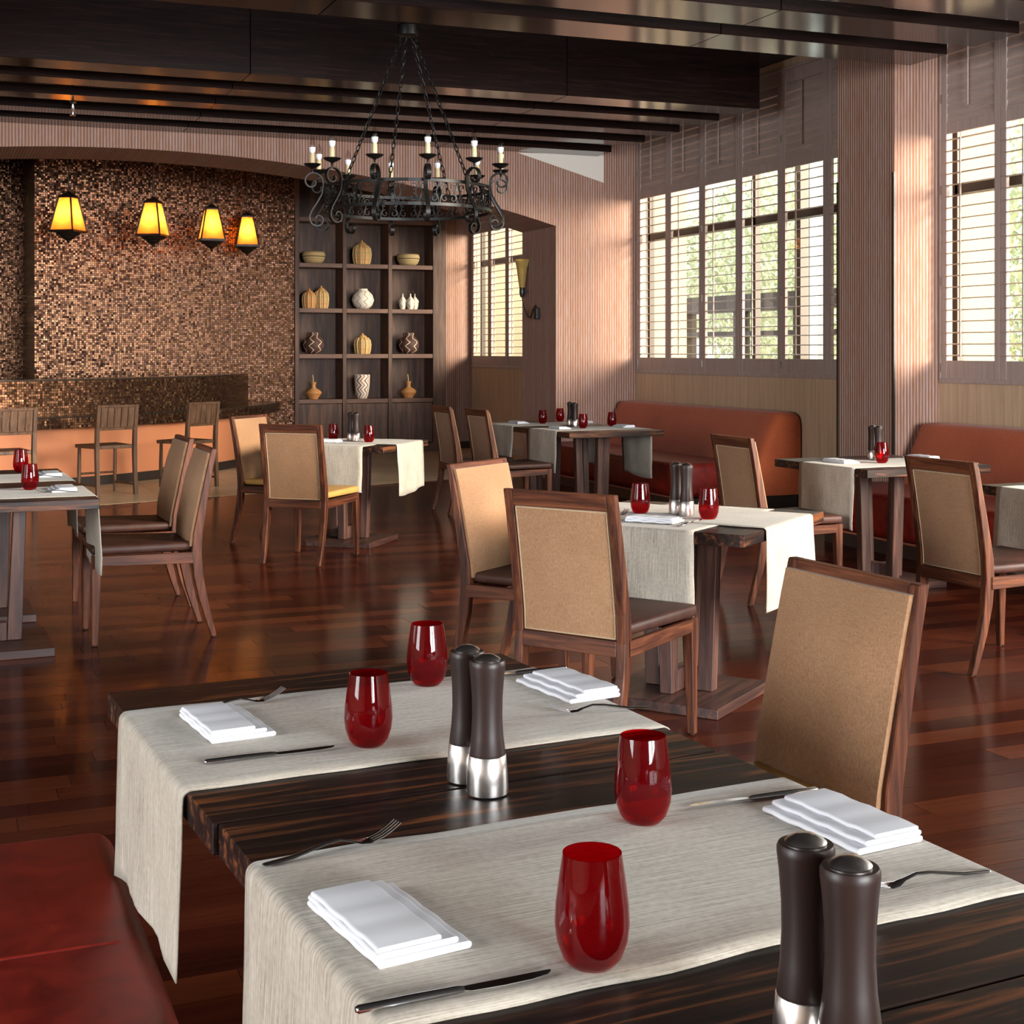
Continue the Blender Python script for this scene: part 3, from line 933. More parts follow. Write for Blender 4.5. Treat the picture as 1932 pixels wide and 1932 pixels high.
MB().tube([(-0.075, 0, 0.0), (-0.06, -0.01, -0.10), (-0.02, -0.04, -0.22), (-0.012, -0.10, -0.24), (-0.012, -0.18, -0.14), (-0.012, -0.25, -0.10), (-0.014, -0.30, -0.15)], 0.006, 6).build('cable', 'black', so, True)
MB().box(-0.05, -0.001, -0.36, -0.27, -0.26, -0.13).build('junction_box', 'black', so, bevel=0.01)

# ---- chandelier
CHX, CHY, CHZ = 3.239, 9.90, 2.627         # top rim of the ring
CR = 0.605
ch = thing('chandelier', 'black wrought iron ring chandelier with twelve candle bulbs on chains', 'chandelier', (CHX, CHY, 0), math.atan2(-CHY, -CHX))
def rim(name, z0, z1, r0, r1):
    m = MB(); seg = 64
    rings = [[(r * math.cos(2 * PI * k / seg), r * math.sin(2 * PI * k / seg), z) for r, z in ((r1, z0), (r1, z1), (r0, z1), (r0, z0))] for k in range(seg + 1)]
    m.loft(rings, cap=False)
    return m.build(name, 'iron', ch, True, angle=30)
rim('top_rim', CHZ - 0.022, CHZ, CR - 0.006, CR + 0.006)
rim('bottom_rim', CHZ - 0.187, CHZ - 0.165, CR - 0.012, CR + 0.008)
def spiral(cx_, cz, r0, r1, a0, a1, n):
    return [(cx_ + (r0 + (r1 - r0) * i / n) * math.cos(a0 + (a1 - a0) * i / n), cz + (r0 + (r1 - r0) * i / n) * math.sin(a0 + (a1 - a0) * i / n)) for i in range(n + 1)]
def filigree(name, zlo, zhi, N):
    m = MB()
    hgt = zhi - zlo; wdt = 2 * PI * CR / N
    for k in range(N):
        base = 2 * PI * k / N
        for sgn in (-1, 1):
            c0 = wdt * 0.25
            rad = min(wdt * 0.20, hgt * 0.23)
            paths = [spiral(sgn * (c0 - rad * 0.1), zlo + rad * 1.05, rad * 0.25, rad, PI * 0.6, PI * 0.6 + 2 * PI * 0.95, 12)]
            paths.append(spiral(sgn * (c0 - rad * 0.1), zhi - rad * 1.05, rad * 0.25, rad, -PI * 0.6, -PI * 0.6 - 2 * PI * 0.95, 12))
            paths.append([(sgn * wdt * 0.47, zlo), (sgn * wdt * 0.44, zlo + hgt * 0.25), (sgn * wdt * 0.34, zlo + hgt * 0.5), (sgn * wdt * 0.44, zlo + hgt * 0.75), (sgn * wdt * 0.47, zhi)])
            if sgn < 0:
                paths[0] = [(-abs(a) if True else a, b) for a, b in [( -q[0], q[1]) for q in spiral(c0 - rad * 0.1, zlo + rad * 1.05, rad * 0.25, rad, PI * 0.6, PI * 0.6 + 2 * PI * 0.95, 12)]]
                paths[1] = [(-q[0], q[1]) for q in spiral(c0 - rad * 0.1, zhi - rad * 1.05, rad * 0.25, rad, -PI * 0.6, -PI * 0.6 - 2 * PI * 0.95, 12)]
            for pth in paths:
                pts = []
                for u, z in pth:
                    a = base + u / CR
                    pts.append((CR * math.cos(a), CR * math.sin(a), z))
                m.ribbon(pts, (math.cos(base), math.sin(base), 0), 0.009, 0.0048)
    o = m.build(name, 'iron', ch); o['kind'] = 'stuff'
filigree('filigree_band', CHZ - 0.165, CHZ - 0.022, 26)
arm_me = None
def arm_path():
    up = spiral(0.095, 0.020, 0.020, 0.078, PI * -1.1, PI * 1.02, 26)          # ends at the inner side
    up = [(0.095 + (x - 0.095), z) for x, z in up]
    lo = spiral(0.055, -0.248, 0.060, 0.016, R(12), R(12) - 2 * PI * 1.0, 22)
    mid = [(0.018, -0.01), (0.026, -0.065), (0.062, -0.130), (0.098, -0.185), (0.113, -0.222)]
    return up + mid + lo
AP = arm_path()
for k in range(12):
    a = R(11) + 2 * PI * k / 12
    ca, sa = math.cos(a), math.sin(a)
    path = [((CR + r) * ca, (CR + r) * sa, CHZ + z) for r, z in AP]
    arm = MB().ribbon(path, (-sa, ca, 0), 0.030, 0.009).build('arm', 'iron', ch, True, angle=40)
    px, py = (CR + 0.095) * ca, (CR + 0.095) * sa
    MB().lathe([(0.006, 0.09), (0.008, 0.115), (0.012, 0.118), (0.045, 0.132), (0.064, 0.148), (0.060, 0.150), (0.040, 0.138), (0.010, 0.130)], 22, (px, py, CHZ)).build('drip_pan', 'iron', arm, True, angle=50)
    tilt = Vector((ca, sa, 0)) * (0.02 if k in (9, 10) else 0.0)
    MB().lathe([(0.0175, 0.136), (0.0185, 0.18), (0.017, 0.222), (0.014, 0.226)], 14, (px, py, CHZ)).build('candle_sleeve', 'candle', arm, True, angle=50)
    MB().lathe([(0.012, 0.226), (0.021, 0.240), (0.0235, 0.262), (0.0235, 0.268)], 14, (px, py, CHZ)).build('bulb_collar', 'bulb_white', arm, True, angle=50)
    MB().lathe([(0.0232, 0.268), (0.0232, 0.285), (0.019, 0.312), (0.009, 0.335), (0.003, 0.345)], 14, (px, py, CHZ)).build('bulb', 'clear_glass', arm, True, angle=60)
# canopy, stem and chains
MB().lathe([(0.02, 3.735), (0.075, 3.74), (0.078, 3.75), (0.078, 3.81), (0.07, 3.818), (0.012, 3.82)], 24).build('canopy', 'iron', ch, True, angle=40)
MB().tube([(0, 0, 3.81), (0, 0, ZC)], 0.012, 8).build('stem', 'iron', ch)
def chain(a):
    m = MB()
    p0 = Vector((0.055 * math.cos(a), 0.055 * math.sin(a), 3.735)); p1 = Vector((CR * math.cos(a), CR * math.sin(a), CHZ + 0.005))
    d = p1 - p0; L = d.length; t = d.normalized()
    n = 26
    s1 = t.cross(Vector((0, 0, 1))).normalized(); s2 = t.cross(s1)
    ll, lw = L / n * 0.66, 0.0125
    for i in range(n):
        c = p0 + t * (L * (i + 0.5) / n)
        s = s1 if i % 2 else s2
        pts = [c + t * (ll * math.cos(2 * PI * k / 10)) + s * (lw * math.sin(2 * PI * k / 10)) for k in range(11)]
        m.tube(pts, 0.0042, 5, cap=False)
    o = m.build('chain', 'iron', ch); o['kind'] = 'stuff'
for a in (-46, 44, 149, 195):
    chain(R(a))

# ---- ceiling sprinkler
sp = thing('ceiling_sprinkler', 'small chrome sprinkler head below the ceiling beams at upper left', 'sprinkler', (1.17, 13.06, ZB - 0.10))
MB().lathe([(0.002, 0.0), (0.03, 0.004), (0.03, 0.008), (0.006, 0.012), (0.008, 0.05), (0.012, 0.055), (0.012, 0.11), (0.035, 0.12), (0.035, 0.128)], 14).build('head', 'chrome', sp, True, angle=40)
MB().tube([(0, 0, 0.12), (0, 0, ZC - ZB + 0.10)], 0.010, 8).build('pipe', 'bronze', sp)

# ================================================================== FURNITURE
def build_dining_chair(seat_mat):
    t = bpy.data.objects.new('dining_chair', None); t.empty_display_size = 0.1; COL.objects.link(t)
    prof = [(0.0, -0.305, -0.280), (0.08, -0.285, -0.252), (0.18, -0.262, -0.220), (0.30, -0.240, -0.192), (0.42, -0.230, -0.180), (0.52, -0.235, -0.189), (0.70, -0.262, -0.226), (0.85, -0.288, -0.258), (0.94, -0.306, -0.280)]
    W = 0.229
    def xr(z):
        for (z0, a, b), (z1, c, d) in zip(prof, prof[1:]):
            if z <= z1:
                f = (z - z0) / (z1 - z0)
                return a + (c - a) * f, b + (d - b) * f
        return prof[-1][1], prof[-1][2]
    for s in (-1, 1):
        m = MB(); rings = []
        for z, a, b in prof:
            ww = W if z > 0.2 else W - 0.006 + 0.03 * z
            yo, yi = s * ww, s * (ww - 0.036)
            rings.append([(a, yo, z), (b, yo, z), (b, yi, z), (a, yi, z)])
        m.loft(rings).build('back_post', 'chair_wood', t, bevel=0.003, seg=1)
    def rail(name, z0, z1, inset=0.0):
        a0, b0 = xr(z0); a1, b1 = xr(z1); yi = W - 0.0365
        MB().hexa([(a0 + inset, -yi, z0), (b0, -yi, z0), (b0, yi, z0), (a0 + inset, yi, z0), (a1 + inset, -yi, z1), (b1, -yi, z1), (b1, yi, z1), (a1 + inset, yi, z1)]).build(name, 'chair_wood_y', t, bevel=0.002, seg=1)
    rail('top_rail', 0.882, 0.9395)
    rail('back_rail', 0.372, 0.428)
    # rear upholstery panel, set in the frame
    m = MB(); n, k = 8, 6
    def surf(y0, z0, y1, z1, off, bulge, sgn):
        vs_, fs = [], []
        for i in range(n + 1):
            z = z0 + (z1 - z0) * i / n
            a, b = xr(z)
            for j in range(k + 1):
                y_ = y0 + (y1 - y0) * j / k
                e = (1 - (2 * j / k - 1) ** 4) * (1 - (2 * i / n - 1) ** 4)
                vs_.append(((a if sgn < 0 else b) + sgn * (off + bulge * e), y_, z))
        for i in range(n):
            for j in range(k):
                q = i * (k + 1) + j
                fs.append((q, q + 1, q + k + 2, q + k + 1))
        return vs_, fs
    def pad(name, y0, z0, y1, z1, sgn, off0, off1, bulge, mat):
        m = MB()
        va, fa = surf(y0, z0, y1, z1, off1, bulge, sgn)
        vb, fb = surf(y0, z0, y1, z1, off0, 0.0, sgn)
        na = len(va)
        loop = [j for j in range(k + 1)] + [i * (k + 1) + k for i in range(1, n + 1)] + [n * (k + 1) + j for j in range(k - 1, -1, -1)] + [i * (k + 1) for i in range(n - 1, 0, -1)]
        fs = fa + [tuple(na + q for q in f) for f in fb]
        for a, b in zip(loop, loop[1:] + loop[:1]):
            fs.append((a, b, na + b, na + a))
        m.add(va + vb, fs)
        return m.build(name, mat, t, True, angle=50)
    rp = pad('rear_upholstery', -0.190, 0.430, 0.190, 0.880, -1, -0.024, -0.008, 0.006, 'fabric')
    loop = []
    for (yq, zq) in ((-0.186, 0.434), (0.186, 0.434), (0.186, 0.876), (-0.186, 0.876), (-0.186, 0.434)):
        loop.append((yq, zq))
    pts = []
    for (ya, za), (yb_, zb_) in zip(loop, loop[1:]):
        for q in range(6):
            f = q / 6; z = za + (zb_ - za) * f
            pts.append((xr(z)[0] + 0.006, ya + (yb_ - ya) * f, z))
    pts.append(pts[0])
    MB().tube(pts, 0.0028, 5).build('piping', 'piping', rp, True)
    pad('front_upholstery', -0.214, 0.455, 0.214, 0.918, 1, -0.004, 0.012, 0.030, 'fabric')
    # seat: frame, cushion, front legs
    for s in (-1, 1):
        MB().hexa([(-0.20, s * 0.222 - 0.012, 0.372), (0.262, s * 0.230 - 0.012, 0.384), (0.262, s * 0.230 + 0.010, 0.384), (-0.20, s * 0.222 + 0.006, 0.372), (-0.20, s * 0.222 - 0.012, 0.428), (0.262, s * 0.230 - 0.012, 0.432), (0.262, s * 0.230 + 0.010, 0.432), (-0.20, s * 0.222 + 0.006, 0.428)]).build('side_rail', 'chair_wood_x', t, bevel=0.002, seg=1)
        m = MB(); rings = []
        for z, a, b, wi in ((0.0, 0.272, 0.300, 0.030), (0.22, 0.262, 0.301, 0.038), (0.384, 0.256, 0.302, 0.044), (0.434, 0.256, 0.302, 0.044)):
            rings.append([(a, s * 0.242, z), (b, s * 0.242, z), (b, s * (0.242 - wi), z), (a, s * (0.242 - wi), z)])
        m.loft(rings).build('front_leg', 'chair_wood', t, bevel=0.003, seg=1)
    MB().box(0.272, 0.296, -0.198, 0.198, 0.384, 0.432).build('front_rail', 'chair_wood_y', t, bevel=0.002, seg=1)
    m = MB()
    m.hexa([(-0.185, -0.205, 0.434), (0.304, -0.243, 0.436), (0.304, 0.243, 0.436), (-0.185, 0.205, 0.434), (-0.190, -0.205, 0.476), (0.304, -0.243, 0.484), (0.304, 0.243, 0.484), (-0.190, 0.205, 0.476)])
    m.build('seat', seat_mat, t, True, bevel=0.017, seg=3, angle=60)
    for (a, b) in ((0.286, 0.227), (0.286, -0.227), (-0.292, 0.208), (-0.292, -0.208)):
        MB().lathe([(0.009, -0.0), (0.009, 0.004)], 8, (a, b, -0.0035)).build('glide', 'alu', t)
    for o in t.children:
        o.location.z += 0.0036 if o.name.startswith('glide') is False else 0.0036
    return t
proto = {'brown_leather': build_dining_chair('brown_leather'), 'yellow_leather': build_dining_chair('yellow_leather')}
used = set()
def chair(label, x, y, deg, seat='brown_leather'):
    if seat in used:
        o = copy_tree(proto[seat])
    else:
        o = proto[seat]; used.add(seat)
    o.location = (x, y, 0); o.rotation_euler = (0, 0, R(deg))
    tag(o, label, 'chair', 'upholstered dining chairs')
chair('brown seated dining chair nearest the camera at the left double table', 1.029, 7.38, 180)
chair('brown seated dining chair behind its twin at the left double table', 1.06, 8.243, 181)
chair('brown seated dining chair showing its wood framed back, nearest at the middle table', 2.278, 4.692, 34)
chair('brown seated dining chair on the far left side of the middle table', 2.439, 5.703, -54)
chair('mustard seated dining chair with wood framed back at the table before the shelves', 2.416, 9.566, 50.3, 'yellow_leather')
chair('mustard seated dining chair further back beside the peach bar front', 2.443, 10.557, -44.7, 'yellow_leather')
chair('leftmost dining chair at the far booth table', 4.491, 11.90, 1)
chair('dining chair in front of the grey runners at the far booth table', 4.552, 11.2, 2.7)
chair('dining chair tucked between the middle table and the table by the pillar', 4.57, 7.093, -0.8)
chair('dining chair at the right edge with back to the viewer facing the right booth', 4.546, 5.256, 2.5)
chair('large mustard seated dining chair in the right foreground at the front table', 1.632, 2.645, 183.4, 'yellow_leather')

def build_bar_chair():
    t = bpy.data.objects.new('bar_chair', None); t.empty_display_size = 0.1; COL.objects.link(t)
    for s in (-1, 1):
        m = MB()
        rings = []
        for z, xc, d in ((0, -0.215, 0.036), (0.30, -0.195, 0.042), (0.47, -0.19, 0.046), (0.66, -0.200, 0.040), (0.90, -0.235, 0.030)):
            rings.append([(xc - d / 2, s * 0.222, z), (xc + d / 2, s * 0.222, z), (xc + d / 2, s * 0.184, z), (xc - d / 2, s * 0.184, z)])
        m.loft(rings).build('back_post', 'bar_chair', t, bevel=0.003, seg=1)
        MB().tube([(0.205, s * 0.195, 0), (0.20, s * 0.195, 0.25), (0.195, s * 0.195, 0.46)], [0.014, 0.020, 0.017], 10).build('front_leg', 'bar_chair', t, True)
        MB().tube([(-0.20, s * 0.20, 0.10), (0.202, s * 0.195, 0.10)], 0.011, 8).build('stretcher', 'bar_chair', t, True)
    MB().tube([(0.204, -0.195, 0.20), (0.204, 0.195, 0.20)], 0.011, 8).build('stretcher', 'bar_chair', t, True)
    def tilt(z):
        return -0.200 - (z - 0.66) * 0.146
    for z0, z1 in ((0.648, 0.672), (0.872, 0.898)):
        MB().hexa([(tilt(z0) - 0.012, -0.184, z0), (tilt(z0) + 0.012, -0.184, z0), (tilt(z0) + 0.012, 0.184, z0), (tilt(z0) - 0.012, 0.184, z0), (tilt(z1) - 0.012, -0.184, z1), (tilt(z1) + 0.012, -0.184, z1), (tilt(z1) + 0.012, 0.184, z1), (tilt(z1) - 0.012, 0.184, z1)]).build('back_rail', 'bar_chair', t, bevel=0.002, seg=1)
    for k in range(5):
        y0 = -0.182 + k * 0.0728; y1 = y0 + 0.0728 - 0.007
        z0, z1 = 0.6725, 0.8715
        MB().hexa([(tilt(z0) - 0.007, y0, z0), (tilt(z0) + 0.007, y0, z0), (tilt(z0) + 0.007, y1, z0), (tilt(z0) - 0.007, y1, z0), (tilt(z1) - 0.007, y0, z1), (tilt(z1) + 0.007, y0, z1), (tilt(z1) + 0.007, y1, z1), (tilt(z1) - 0.007, y1, z1)]).build('back_board', 'bar_chair', t, bevel=0.003, seg=1)
    MB().hexa([(-0.19, -0.183, 0.462), (0.235, -0.225, 0.462), (0.235, 0.225, 0.462), (-0.19, 0.183, 0.462), (-0.19, -0.183, 0.498), (0.235, -0.225, 0.498), (0.235, 0.225, 0.498), (-0.19, 0.183, 0.498)]).build('seat', 'bar_chair', t, bevel=0.005)
    return t
bc = build_bar_chair()
for i, (lab, x, y, d) in enumerate((('slat backed wooden bar chair nearest the left edge at the bar', 0.66, 14.20, 106),
                                    ('slat backed wooden bar chair in the middle at the bar', 1.64, 14.69, 111),
                                    ('slat backed wooden bar chair on the right, partly behind the dining chairs', 2.52, 15.13, 125))):
    o = bc if i == 0 else copy_tree(bc)
    o.location = (x, y, 0); o.rotation_euler = (0, 0, R(d))
    tag(o, lab, 'chair', 'slat backed bar chairs')

# ---- tables
TZ = 0.75
def build_table(S, thick=0.047, base=0.56):
    t = bpy.data.objects.new('dining_table', None); t.empty_display_size = 0.1; COL.objects.link(t)
    h = S / 2 - 0.0015
    MB().box(-h, h, -h, h, TZ - thick, TZ).build('table_top', 'table_wood', t, bevel=0.002, seg=1)
    b = base / 2
    MB().box(-b, b, -b, b, 0.0, 0.042).build('base_plate', 'pedestal_base', t, bevel=0.003, seg=1)
    zb_, zt = 0.0425, TZ - thick - 0.0005
    for ax in (0, 1):
        def rot(p):
            return p if ax == 0 else (-p[1], p[0], p[2])
        for s in (-1, 1):
            th = 0.027
            pts = [rot((s * q, e, z)) for z, (i, o_) in ((zb_, (0.082, 0.150)), (zt, (0.112, 0.172))) for q, e in ((i, -th), (o_, -th), (o_, th), (i, th))]
            MB().hexa(pts).build('pedestal_leg', 'pedestal', t, bevel=0.003, seg=1)
        if ax == 0:
            MB().box(-0.0815, 0.0815, -0.0265, 0.0265, zb_, 0.13).build('pedestal_foot', 'pedestal', t, bevel=0.002, seg=1)
        else:
            for s in (-1, 1):
                y0, y1 = (0.0268, 0.0815) if s > 0 else (-0.0815, -0.0268)
                MB().box(-0.0265, 0.0265, y0, y1, zb_, 0.13).build('pedestal_foot', 'pedestal', t, bevel=0.002, seg=1)
    MB().box(-0.20, 0.20, -0.20, 0.20, zt - 0.02, zt).build('top_plate', 'pedestal_base', t)
    return t
tp = {0.875: build_table(0.875), 0.92: build_table(0.92)}
tused = set()
def table(label, x, y, deg, S=0.92, group='square pedestal tables'):
    if S in tused:
        o = copy_tree(tp[S])
    else:
        o = tp[S]; tused.add(S)
    o.location = (x, y, 0); o.rotation_euler = (0, 0, R(deg))
    tag(o, label, 'table', group)
FA = R(3.3)
fx, fy = math.cos(FA), math.sin(FA)
def front(u, v):                      # foreground tables: u along the runner, v away from the camera
    return (0.815 + u * fx - v * fy, 2.096 + u * fy + v * fx)
p = front(0, 0.4375); table('dark square table in the foreground, farther of the two pushed together', p[0], p[1], 3.3, 0.875)
p = front(0.008, -0.4395); table('dark square table nearest the camera under the front linen runner', p[0], p[1], 3.3, 0.875)
p = front(0.02, -1.3165); table('dark square table cut off by the bottom right corner with two mills', p[0], p[1], 3.3, 0.875)
MID = (2.886, 5.19, 37.0); table('dark square table with crossed runners in the middle of the room', *MID)
BAK = (2.905, 10.29, 51.0); table('dark square table with crossed runners in front of the shelf unit', *BAK)
table('dark table of the far booth pair, nearer half', 5.36, 11.235, 3.0)
table('dark table of the far booth pair, further half', 5.31, 12.16, 3.0)
T4 = (5.42, 7.24, 2.0); table('dark square table beside the ribbed pillar and right booth', *T4)
T5 = (5.44, 5.37, 1.0); table('dark table cut off by the right edge in front of the booth', *T5)
table('dark table of the left pair, nearer half, cut off by left edge', 0.262, 7.26, 1.0)
table('dark table of the left pair, further half, cut off by left edge', 0.240, 8.185, 1.0)

# ---- runners
def runner(label, x, y, deg, S, width, off, h1, h2, z=TZ, seed=0, ru=None):
    """linen strip along the table's local x; off = sideways offset; h1/h2 = hang at -x / +x (None: ends on top at given ru)"""
    rg = random.Random(seed)
    hs = S / 2 + 0.004; rad = 0.014
    path = []
    if h1:
        n = 12
        for i in range(n):
            path.append((-hs - 0.002, -h1 + (h1 - rad) * i / n, 1))
        for i in range(6):
            a = PI - PI / 2 * i / 5
            path.append((-hs + rad + rad * math.cos(a) - 0.002, -rad + rad * math.sin(a), 0.3))
    else:
        path.append((ru[0], 0, 0))
    x0 = path[-1][0]
    x1 = (hs - rad) if h2 else ru[1]
    for i in range(1, 24):
        path.append((x0 + (x1 - x0) * i / 24, 0, 0))
    if h2:
        for i in range(6):
            a = PI / 2 - PI / 2 * i / 5
            path.append((hs - rad + rad * math.cos(a) + 0.002, -rad + rad * math.sin(a), 0.3))
        n = 12
        for i in range(1, n + 1):
            path.append((hs + 0.002, -rad - (h2 - rad) * i / n, 1))
    else:
        path.append((x1, 0, 0))
    nj = 14
    vs_, fs, uvs = [], [], []
    s = 0.0
    for i, (px, pz, hang) in enumerate(path):
        if i:
            s += math.hypot(px - path[i - 1][0], pz - path[i - 1][1])
        for j in range(nj + 1):
            v_ = (j / nj - 0.5) * width
            edge = 0.0045 * mnoise.noise(Vector((s * 7.0, (seed * 3.1) + (5 if j > nj / 2 else 0), 0.0))) * 2
            yv = v_ + edge * abs(2 * j / nj - 1) ** 3
            dx = 0.0
            dz = pz
            if hang > 0.5:
                deep = min(1.0, -pz / 0.3)
                wv = mnoise.noise(Vector((v_ * 7.0 + seed * 2.3, pz * 2.0, seed))) * 0.020 * deep + 0.012 * deep
                dx = -abs(wv) if px < 0 else abs(wv)
                yv *= 1.0 - 0.03 * deep * math.sin(seed + 1.0)
                if (px < 0 and i == 0) or (px > 0 and i == len(path) - 1):
                    dz = pz + 0.02 * math.sin(seed * 1.7 + v_ * 6)
            elif hang == 0:
                dz = pz + 0.0012 * mnoise.noise(Vector((px * 6, v_ * 9, seed)))
            vs_.append((px + dx, yv + off, dz + 0.0028))
            uvs.append((s, v_))
    for i in range(len(path) - 1):
        for j in range(nj):
            q = i * (nj + 1) + j
            fs.append((q, q + 1, q + nj + 2, q + nj + 1))
    o = uv_quad_mesh('table_runner', vs_, fs, uvs, 'linen', None, True)
    sm = o.modifiers.new('thickness', 'SOLIDIFY'); sm.thickness = 0.0022; sm.offset = 0
    o.location = (x, y, z); o.rotation_euler = (0, 0, R(deg))
    tag(o, label, 'table runner', 'grey linen table runners')
    return o
p = front(0, 0.4375); runner('linen runner on the farther foreground table, hanging over its left edge', p[0], p[1], 3.3, 0.875, 0.535, -0.01, 0.30, 0.30, seed=1)
p = front(0.008, -0.4395); runner('linen runner nearest the camera with glass and white napkins', p[0], p[1], 3.3, 0.875, 0.525, -0.005, 0.32, 0.30, seed=2)
runner('linen runner hanging over the near left side of the middle table', *MID, 0.92, 0.50, -0.01, 0.34, None, seed=3, ru=(0, 0.40))
runner('linen runner hanging over the near right side of the middle table', MID[0], MID[1], MID[2] + 90, 0.92, 0.54, -0.02, 0.34, 0.34, z=TZ + 0.003, seed=4)
runner('linen runner hanging over the near left side of the table by the shelves', *BAK, 0.92, 0.50, -0.05, 0.34, None, seed=5, ru=(0, 0.40))
runner('linen runner hanging over the near right side of the table by the shelves', BAK[0], BAK[1], BAK[2] + 90, 0.92, 0.54, -0.05, 0.36, 0.34, z=TZ + 0.003, seed=6)
runner('linen runner on the nearer half of the far booth table pair', 5.36, 11.235, 3.0, 0.92, 0.54, 0.03, 0.34, 0.42, seed=7)
runner('linen runner on the further half of the far booth table pair', 5.31, 12.16, 3.0, 0.92, 0.54, -0.04, 0.32, 0.40, seed=8)
runner('linen runner on the table beside the ribbed pillar', *T4, 0.92, 0.54, -0.08, 0.38, 0.34, seed=9)
runner('linen runner on the table cut off by the right edge', *T5, 0.92, 0.54, 0.06, 0.40, 0.34, seed=10)
runner('linen runner on the nearer half of the left table pair', 0.262, 7.26, 1.0, 0.92, 0.54, -0.06, 0.34, 0.36, seed=11)
runner('linen runner on the further half of the left table pair', 0.240, 8.185, 1.0, 0.92, 0.54, -0.13, 0.34, 0.30, seed=12)

# ---- booths
def rounded_back(m, y0, y1, xb, xf0, xf1, z0, z1, r=0.07):
    """upholstered back leaning towards the wall, rounded top and ends"""
    rings = []
    n = 20
    ys = [y0, y0 + 0.012, y0 + 0.04, y0 + 0.09] + [y0 + 0.09 + (y1 - y0 - 0.18) * i / n for i in range(1, n)] + [y1 - 0.09, y1 - 0.04, y1 - 0.012, y1]
    for yv in ys:
        e = min(yv - y0, y1 - yv)
        k = 1.0 if e >= 0.09 else math.sqrt(max(0.0, 1 - ((0.09 - e) / 0.09) ** 2)) * 0.6 + 0.4
        zt = z1 - (1 - k) * 0.13
        xo0, xo1 = xf0 + (1 - k) * 0.08, xf1 + (1 - k) * 0.08
        prof = [(xb, z0), (xb, zt - 0.05), (xb - 0.01, zt - 0.015), (xb - 0.04, zt), ((xb + xo1) / 2, zt + 0.004)]
        prof += [(xo1 + 0.045, zt), (xo1 + 0.015, zt - 0.02), (xo1, zt - 0.06)]
        for q in range(1, 6):
            prof.append((xo1 + (xo0 - xo1) * q / 5 - 0.012 * math.sin(PI * q / 5), zt - 0.06 + (z0 - zt + 0.06) * q / 5))
        rings.append([(a, yv, b) for a, b in prof])
    m.loft(rings)
    return m
def booth(label, y0, y1, parts_label):
    t = thing('booth_bench', label, 'booth', (0, 0, 0))
    rounded_back(MB(), y0, y1, 7.375, 6.80, 7.11, 0.12, 0.872).build('backrest', 'orange_fabric', t, True, angle=70)
    n = max(1, round((y1 - y0) / 1.5))
    ys = [y0 + 0.02 + (y1 - y0 - 0.04) * i / n for i in range(n + 1)]
    for a, b in zip(ys, ys[1:]):
        MB().box(6.13, 6.80, a + 0.002, b - 0.002, 0.125, 0.435).build('seat_cushion', 'red_leather', t, True, bevel=0.055, seg=4, angle=70)
    MB().tube([(6.155, y0 + 0.03, 0.118), (6.155, y1 - 0.03, 0.118)], 0.008, 6).build('piping', 'orange_fabric', t, True)
    MB().box(6.24, 7.37, y0 + 0.05, y1 - 0.05, 0.0, 0.118).build('plinth', 'dark_trim', t)
booth('long booth with rust fabric back and red leather seat below the far window', 11.02, 14.30, '')
booth('booth with rust fabric back and red leather seat at the right edge', 5.3, 9.06, '')
# foreground bench
t = thing('leather_bench', 'dark red leather bench seat in the lower left foreground', 'bench', (0, 0, 0))
def bench_pad(a, b, nm='seat_cushion'):
    MB().box(-0.36, 0.352, a, b, 0.12, 0.447).build(nm, 'red_leather', t, True, bevel=0.045, seg=5, angle=70)
bench_pad(0.95, 3.06)
def seam(path):
    MB().tube(path, 0.0035, 6).build('stitched_seam', 'red_leather', t, True)
seam([(-0.3, 2.450, 0.446), (0.10, 2.450, 0.4465), (0.29, 2.450, 0.446), (0.327, 2.450, 0.434), (0.348, 2.45, 0.38)])
seam([(0.336, 3.03, 0.428), (0.338, 2.75, 0.4275), (0.338, 2.46, 0.4275)])
seam([(0.338, 2.44, 0.4275), (0.338, 2.0, 0.4275), (0.338, 1.72, 0.4275)])
MB().box(-0.36, 0.24, 0.95, 3.0, 0.0, 0.118).build('plinth', 'dark_trim', t)

# ================================================================== TABLEWARE
ZT = TZ + 0.0045        # on top of a runner
def build_glass():
    t = bpy.data.objects.new('red_glass', None); t.empty_display_size = 0.05; COL.objects.link(t)
    out = [(0.020, 0.0), (0.026, 0.002), (0.034, 0.012), (0.0400, 0.030), (0.0420, 0.048), (0.0408, 0.070), (0.0375, 0.095), (0.0330, 0.1255)]
    inn = [(0.0318, 0.1255), (0.0363, 0.095), (0.0395, 0.070), (0.0405, 0.048), (0.0382, 0.031), (0.030, 0.016), (0.016, 0.0085), (0.004, 0.008)]
    MB().lathe(out + inn, 40).build('bowl', 'red_glass', t, True, angle=60)
    return t
def build_mill():
    t = bpy.data.objects.new('pepper_mill', None); t.empty_display_size = 0.05; COL.objects.link(t)
    MB().lathe([(0.029, 0.0), (0.0322, 0.002), (0.0325, 0.012), (0.0318, 0.030), (0.0292, 0.060), (0.0285, 0.061)], 32).build('steel_base', 'brushed', t, True, angle=40)
    MB().lathe([(0.0282, 0.0612), (0.0285, 0.064), (0.0252, 0.090), (0.0235, 0.120), (0.0240, 0.150), (0.0262, 0.180), (0.0282, 0.197), (0.0282, 0.203), (0.0265, 0.2065), (0.020, 0.2068)], 32).build('body', 'mill', t, True, angle=40)
    MB().lathe([(0.0200, 0.2069), (0.0205, 0.2085), (0.0185, 0.2105), (0.010, 0.2150), (0.002, 0.2162)], 28).build('steel_cap', 'brushed', t, True, angle=40)
    return t
